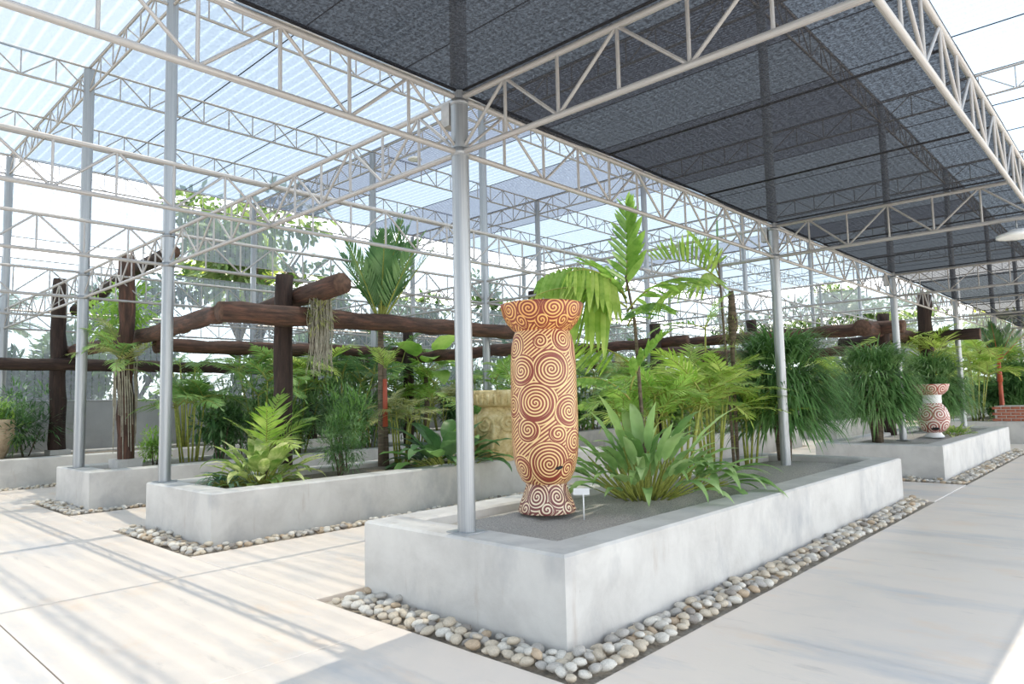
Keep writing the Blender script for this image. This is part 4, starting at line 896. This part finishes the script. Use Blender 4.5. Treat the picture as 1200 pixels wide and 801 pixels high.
# boundary wall planter
G4 = 'plants along the boundary wall'
bush('leafy_shrub', 'tall glossy shrub behind the rough buff stone pot', -17.95, 3.75, .55, bambd, (1.7, 1.7, 1.2), 0, G4)
bush('leafy_shrub', 'bright leaf tips over the glossy shrub of the buff stone pot', -18.15, 3.0, .56, bushl, (1.3, 1.3, 1.35), 0, G4)
areca('cane_palm', 'thin dark-stemmed palms in front of the boundary wall', -17.75, 7.0, .55, 7, 2.0, .65, 'mid', 101, .25, G4, per=4, cr=.025)
bush('leafy_shrub', 'green shrub by the boundary wall beside the thin-stemmed palms', -17.9, 8.3, .55, bushb, (1.5, 1.5, 1.3), 2, G4)
for i, y in enumerate([9.6, 11.5, 13.2, 15.0, 17.0, 19.2, 21.5, 24, 26.5, 29, 31.5, 34, 36.5]):
    k = ('deep', 'mid', 'blue', 'olive')[i % 4]
    areca('cane_palm', f'{("dark", "green", "blue-green", "olive")[i % 4]} palm growing along the boundary wall further back', -17.45+(.15 if i % 2 else -.1), y, .55, 6, 1.3+.5*(i % 3), .95, k, 110+i, .4, G4, per=4)
    bush('leafy_shrub', 'dark low shrub along the boundary wall further back', -17.7, y+1, .55, (bushd, bushb, busho)[i % 3], (1.6, 1.6, 1.3+.3*(i % 2)), i, G4)
palm('blue_palm', 'grey-green feather palm behind the ochre carved pot', 'palm', -12.8, 13.95, .56, 1.6, .08, 11, 1.3, 'blue', 131)
# second and third planter rows
G5 = 'plants under the far log frame'
for i, (x, y, k, h) in enumerate([(-8.9, 13.98, 'mid', 1.5), (-8.5, 14.1, 'bright', 1.3), (-8.7, 15.6, 'bright', 1.7), (-8.5, 16.7, 'lime', 1.5), (-8.8, 18.2, 'olive', 1.4), (-12.9, 15.2, 'bright', 2.0), (-12.6, 16.8, 'mid', 1.9), (-13.0, 18.6, 'olive', 1.8), (-12.8, 20.0, 'mid', 2.2)]):
    areca('cane_palm', f'{dict(mid="green", bright="bright green", lime="yellow-green", olive="olive green")[k]} feathery palm in the planters under the far log frame', x, y, .55, 7, h, 1.05, k, 140+i, .35, G5, per=4)
for i, (x, y, me_) in enumerate([(-8.5, 14.9, bushb), (-8.9, 17.4, busho), (-8.4, 19.6, busho), (-12.7, 14.3, bushd), (-12.9, 17.6, bushd), (-13.0, 19.4, busho), (-12.5, 15.9, bushb)]):
    bush('leafy_shrub', f'{ {bushb: "green", busho: "olive", bushd: "dark"}[me_]} leafy shrub in the planters under the far log frame', x, y, .55, me_, (1.4, 1.4, 1.2+.3*(i % 3)), i, G5)
G6 = 'plants in the far planters'
for i, (x, y, k, h) in enumerate([(-8.6, 24.5, 'lime', 2.3), (-8.8, 27, 'mid', 1.8), (-8.5, 29.5, 'lime', 2.0), (-12.7, 24.6, 'mid', 2.2), (-13.0, 27.5, 'bright', 2.0), (-4.2, 28.5, 'lime', 2.2), (-4.0, 30.0, 'mid', 2.0), (-6.5, 33.5, 'lime', 2.4), (-8.8, 36, 'bright', 2.4), (-12, 35, 'mid', 2.2), (-3.6, 36.5, 'lime', 2.4), (-15, 37, 'deep', 2.2), (-5.2, 37, 'bright', 2.0)]):
    areca('cane_palm', f'{dict(mid="green", bright="bright green", lime="yellow-green", deep="dark green")[k]} palm in the distance near the end screen', x, y, .55 if y < 31 else 0, 8, h, 1.25, k, 160+i, .4, G6, per=4)
for i, (x, y, me_) in enumerate([(-8.5, 25.5, busho), (-8.4, 28.4, bushd), (-12.6, 26, bushb), (-12.4, 29, busho), (-4.2, 26.6, bushd), (-3.5, 29.2, bushb), (-7.5, 37.5, bushd), (-10.3, 37.6, busho), (-4.6, 35, bushd), (-2.0, 37.8, bushd)]):
    bush('leafy_shrub', f'{ {bushb: "green", busho: "olive", bushd: "dark"}[me_]} shrub in the distance near the end screen', x, y, .55 if y < 31 else 0, me_, (1.7, 1.7, 1.5), i, G6)

# ------------------------------------------------------------------ trees outside the screens
def crown_mesh(name, n, w_, h_, ls, m, seed, lob=14):
    rr = random.Random(seed); mb = MB(); lobes = []
    for _ in range(lob): a = rr.uniform(0, 6.28); q = rr.uniform(.1, .36)*w_; lobes.append((Vector((q*math.cos(a), q*math.sin(a), h_*rr.uniform(.2, .8))), rr.uniform(.12, .24)))
    for i in range(n):
        c, r_ = lobes[rr.randrange(lob)]; v = Vector((rr.gauss(0, 1), rr.gauss(0, 1), rr.gauss(0, 1))).normalized()
        q = c+Vector((v.x*w_*r_, v.y*w_*r_, v.z*h_*r_))*rr.uniform(.35, 1)
        d = v+Vector((rr.uniform(-.8, .8), rr.uniform(-.8, .8), rr.uniform(-.8, .4)))
        mb.blade(q, d, Vector((rr.uniform(-1, 1), rr.uniform(-1, 1), 1)), ls*rr.uniform(.7, 1.3), ls*.55, 2, .3)
    return mb.mesh(name, m)
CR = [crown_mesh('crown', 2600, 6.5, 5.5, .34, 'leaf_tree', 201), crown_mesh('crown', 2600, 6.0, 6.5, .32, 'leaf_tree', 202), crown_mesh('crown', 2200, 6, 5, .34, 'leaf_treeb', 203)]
def tree(label, x, y, h, s_, i, seed):
    rr = random.Random(seed); t = thing('tree', label, 'tree', (x, y, -.07), 'trees outside the screens', rr.uniform(0, 6))
    MB().tube([(0, 0, 0), (.1, .1, h*.5), (.2, 0, h+1.2*s_)], [.2*s_, .16*s_, .06*s_], 8, lump=.05, rnd=rr).obj('trunk', 'trunk', t)
    for b in range(5):
        a = b*1.26+rr.uniform(-.3, .3); q = 1.9*s_
        MB().tube([(.15, 0, h*.75), (q*.5*math.cos(a), q*.5*math.sin(a), h+1.0*s_), (q*math.cos(a), q*math.sin(a), h+2.4*s_)], [.08*s_, .06*s_, .03*s_], 6).obj('branch', 'trunk', t)
    o = link('crown', CR[i], t, (0, 0, h-.4)); o.scale = (s_, s_, s_); stuff(o); return t
tree('tall spreading tree leaning over the boundary wall, seen through roof and side net', -24.5, 12.2, 5.2, 1.05, 0, 1)
tree('dark tree behind the log posts outside the side screen', -26, 8.6, 2.2, .8, 1, 2)
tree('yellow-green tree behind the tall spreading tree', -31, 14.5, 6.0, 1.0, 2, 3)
for i, (x, y, h, s_, k) in enumerate([(-25, 16.5, 2.6, .8, 1), (-26, 21, 3.0, .85, 0), (-25, 26, 3.2, .9, 1), (-27, 31, 3, .9, 0), (-25, 36, 2.5, .8, 1), (-24, 6.0, 1.2, .55, 0), (-25, 2.8, 1.4, .6, 1)]):
    tree('tree standing outside the side screen beyond the boundary wall', x, y, h, s_, k, 10+i)
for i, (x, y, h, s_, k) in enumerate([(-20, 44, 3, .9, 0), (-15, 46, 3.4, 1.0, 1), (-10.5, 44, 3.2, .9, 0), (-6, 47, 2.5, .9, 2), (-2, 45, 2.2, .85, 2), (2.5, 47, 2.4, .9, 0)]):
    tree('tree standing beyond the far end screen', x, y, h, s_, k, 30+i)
F['big'] = frond_set('big', 1.0, 30, .34, .028, ('leaf_tree', 'trunk'), bends=(.7, 1.2, 1.7), droop=.9)
for i, (x, y, h) in enumerate([(-23.3, 3.3, 3.4), (-24, 13.5, 3.0), (-23.5, 5.4, 2.0)]):
    palm('coconut_palm', ('coconut palm with drooping fronds behind the side screen at the buff stone pot', 'palm crown behind the side screen below the tall spreading tree', 'short palm outside the side screen behind the log posts')[i], 'palm', x, y, -.07, h, .16, 15, 2.6, 'big', 50+i, el=(-.35, 1.2))
hedge = [bush_mesh('foliage', 1500, 1.0, 1.0, .10, .04, 'leaf_tree', 301, .4, .5, .2), bush_mesh('foliage', 1500, 1.0, 1.0, .10, .045, 'leaf_deep', 302, .4, .5, .2)]
for i in range(15):
    y = 1.0+i*2.6
    bush('hedge_shrub', 'dark hedge shrub outside the side screen, '+('beside the forecourt', 'behind the first planters', 'behind the first planters', 'behind the first planters', 'behind the first planters', 'past the first planters', 'behind the second planters', 'behind the second planters', 'behind the second planters', 'past the second planters', 'behind the third planters', 'behind the third planters', 'behind the third planters', 'past the third planters', 'by the end screen')[i], -22.3-(i % 2)*.4, y, -.07, hedge[i % 2], (3.0, 3.4, 2.7+.9*((i*7) % 3)), i, 'hedge outside the side screen')
for i in range(6):
    bush('hedge_shrub', 'dark hedge shrub outside the far end screen', -18+i*3.4, 42.3, -.07, hedge[(i+1) % 2], (3.6, 3.0, 2.6+.8*(i % 2)), i, 'hedge outside the end screen')
for i, (x, y, me_, sc) in enumerate([(-13.1, 9.2, bushd, 1.5), (-13.0, 7.4, bushd, 1.3), (-13.2, 10.4, bambd, 1.3), (-9.0, 10.2, bambd, 1.1), (-12.9, 6.2, bambd, 1.15)]):
    bush('leafy_shrub', ('dense dark shrub under the log beam beyond the lipstick palm', 'dark shrub under the yellow-green palm by the log beam', 'fine-leaved shrub at the foot of the big-leaved tree', 'fine-leaved shrub ending the variegated-clump planter', 'fine-leaved dark shrub next to the green feathery palm')[i], x, y, .54, me_, (sc, sc, sc), i)
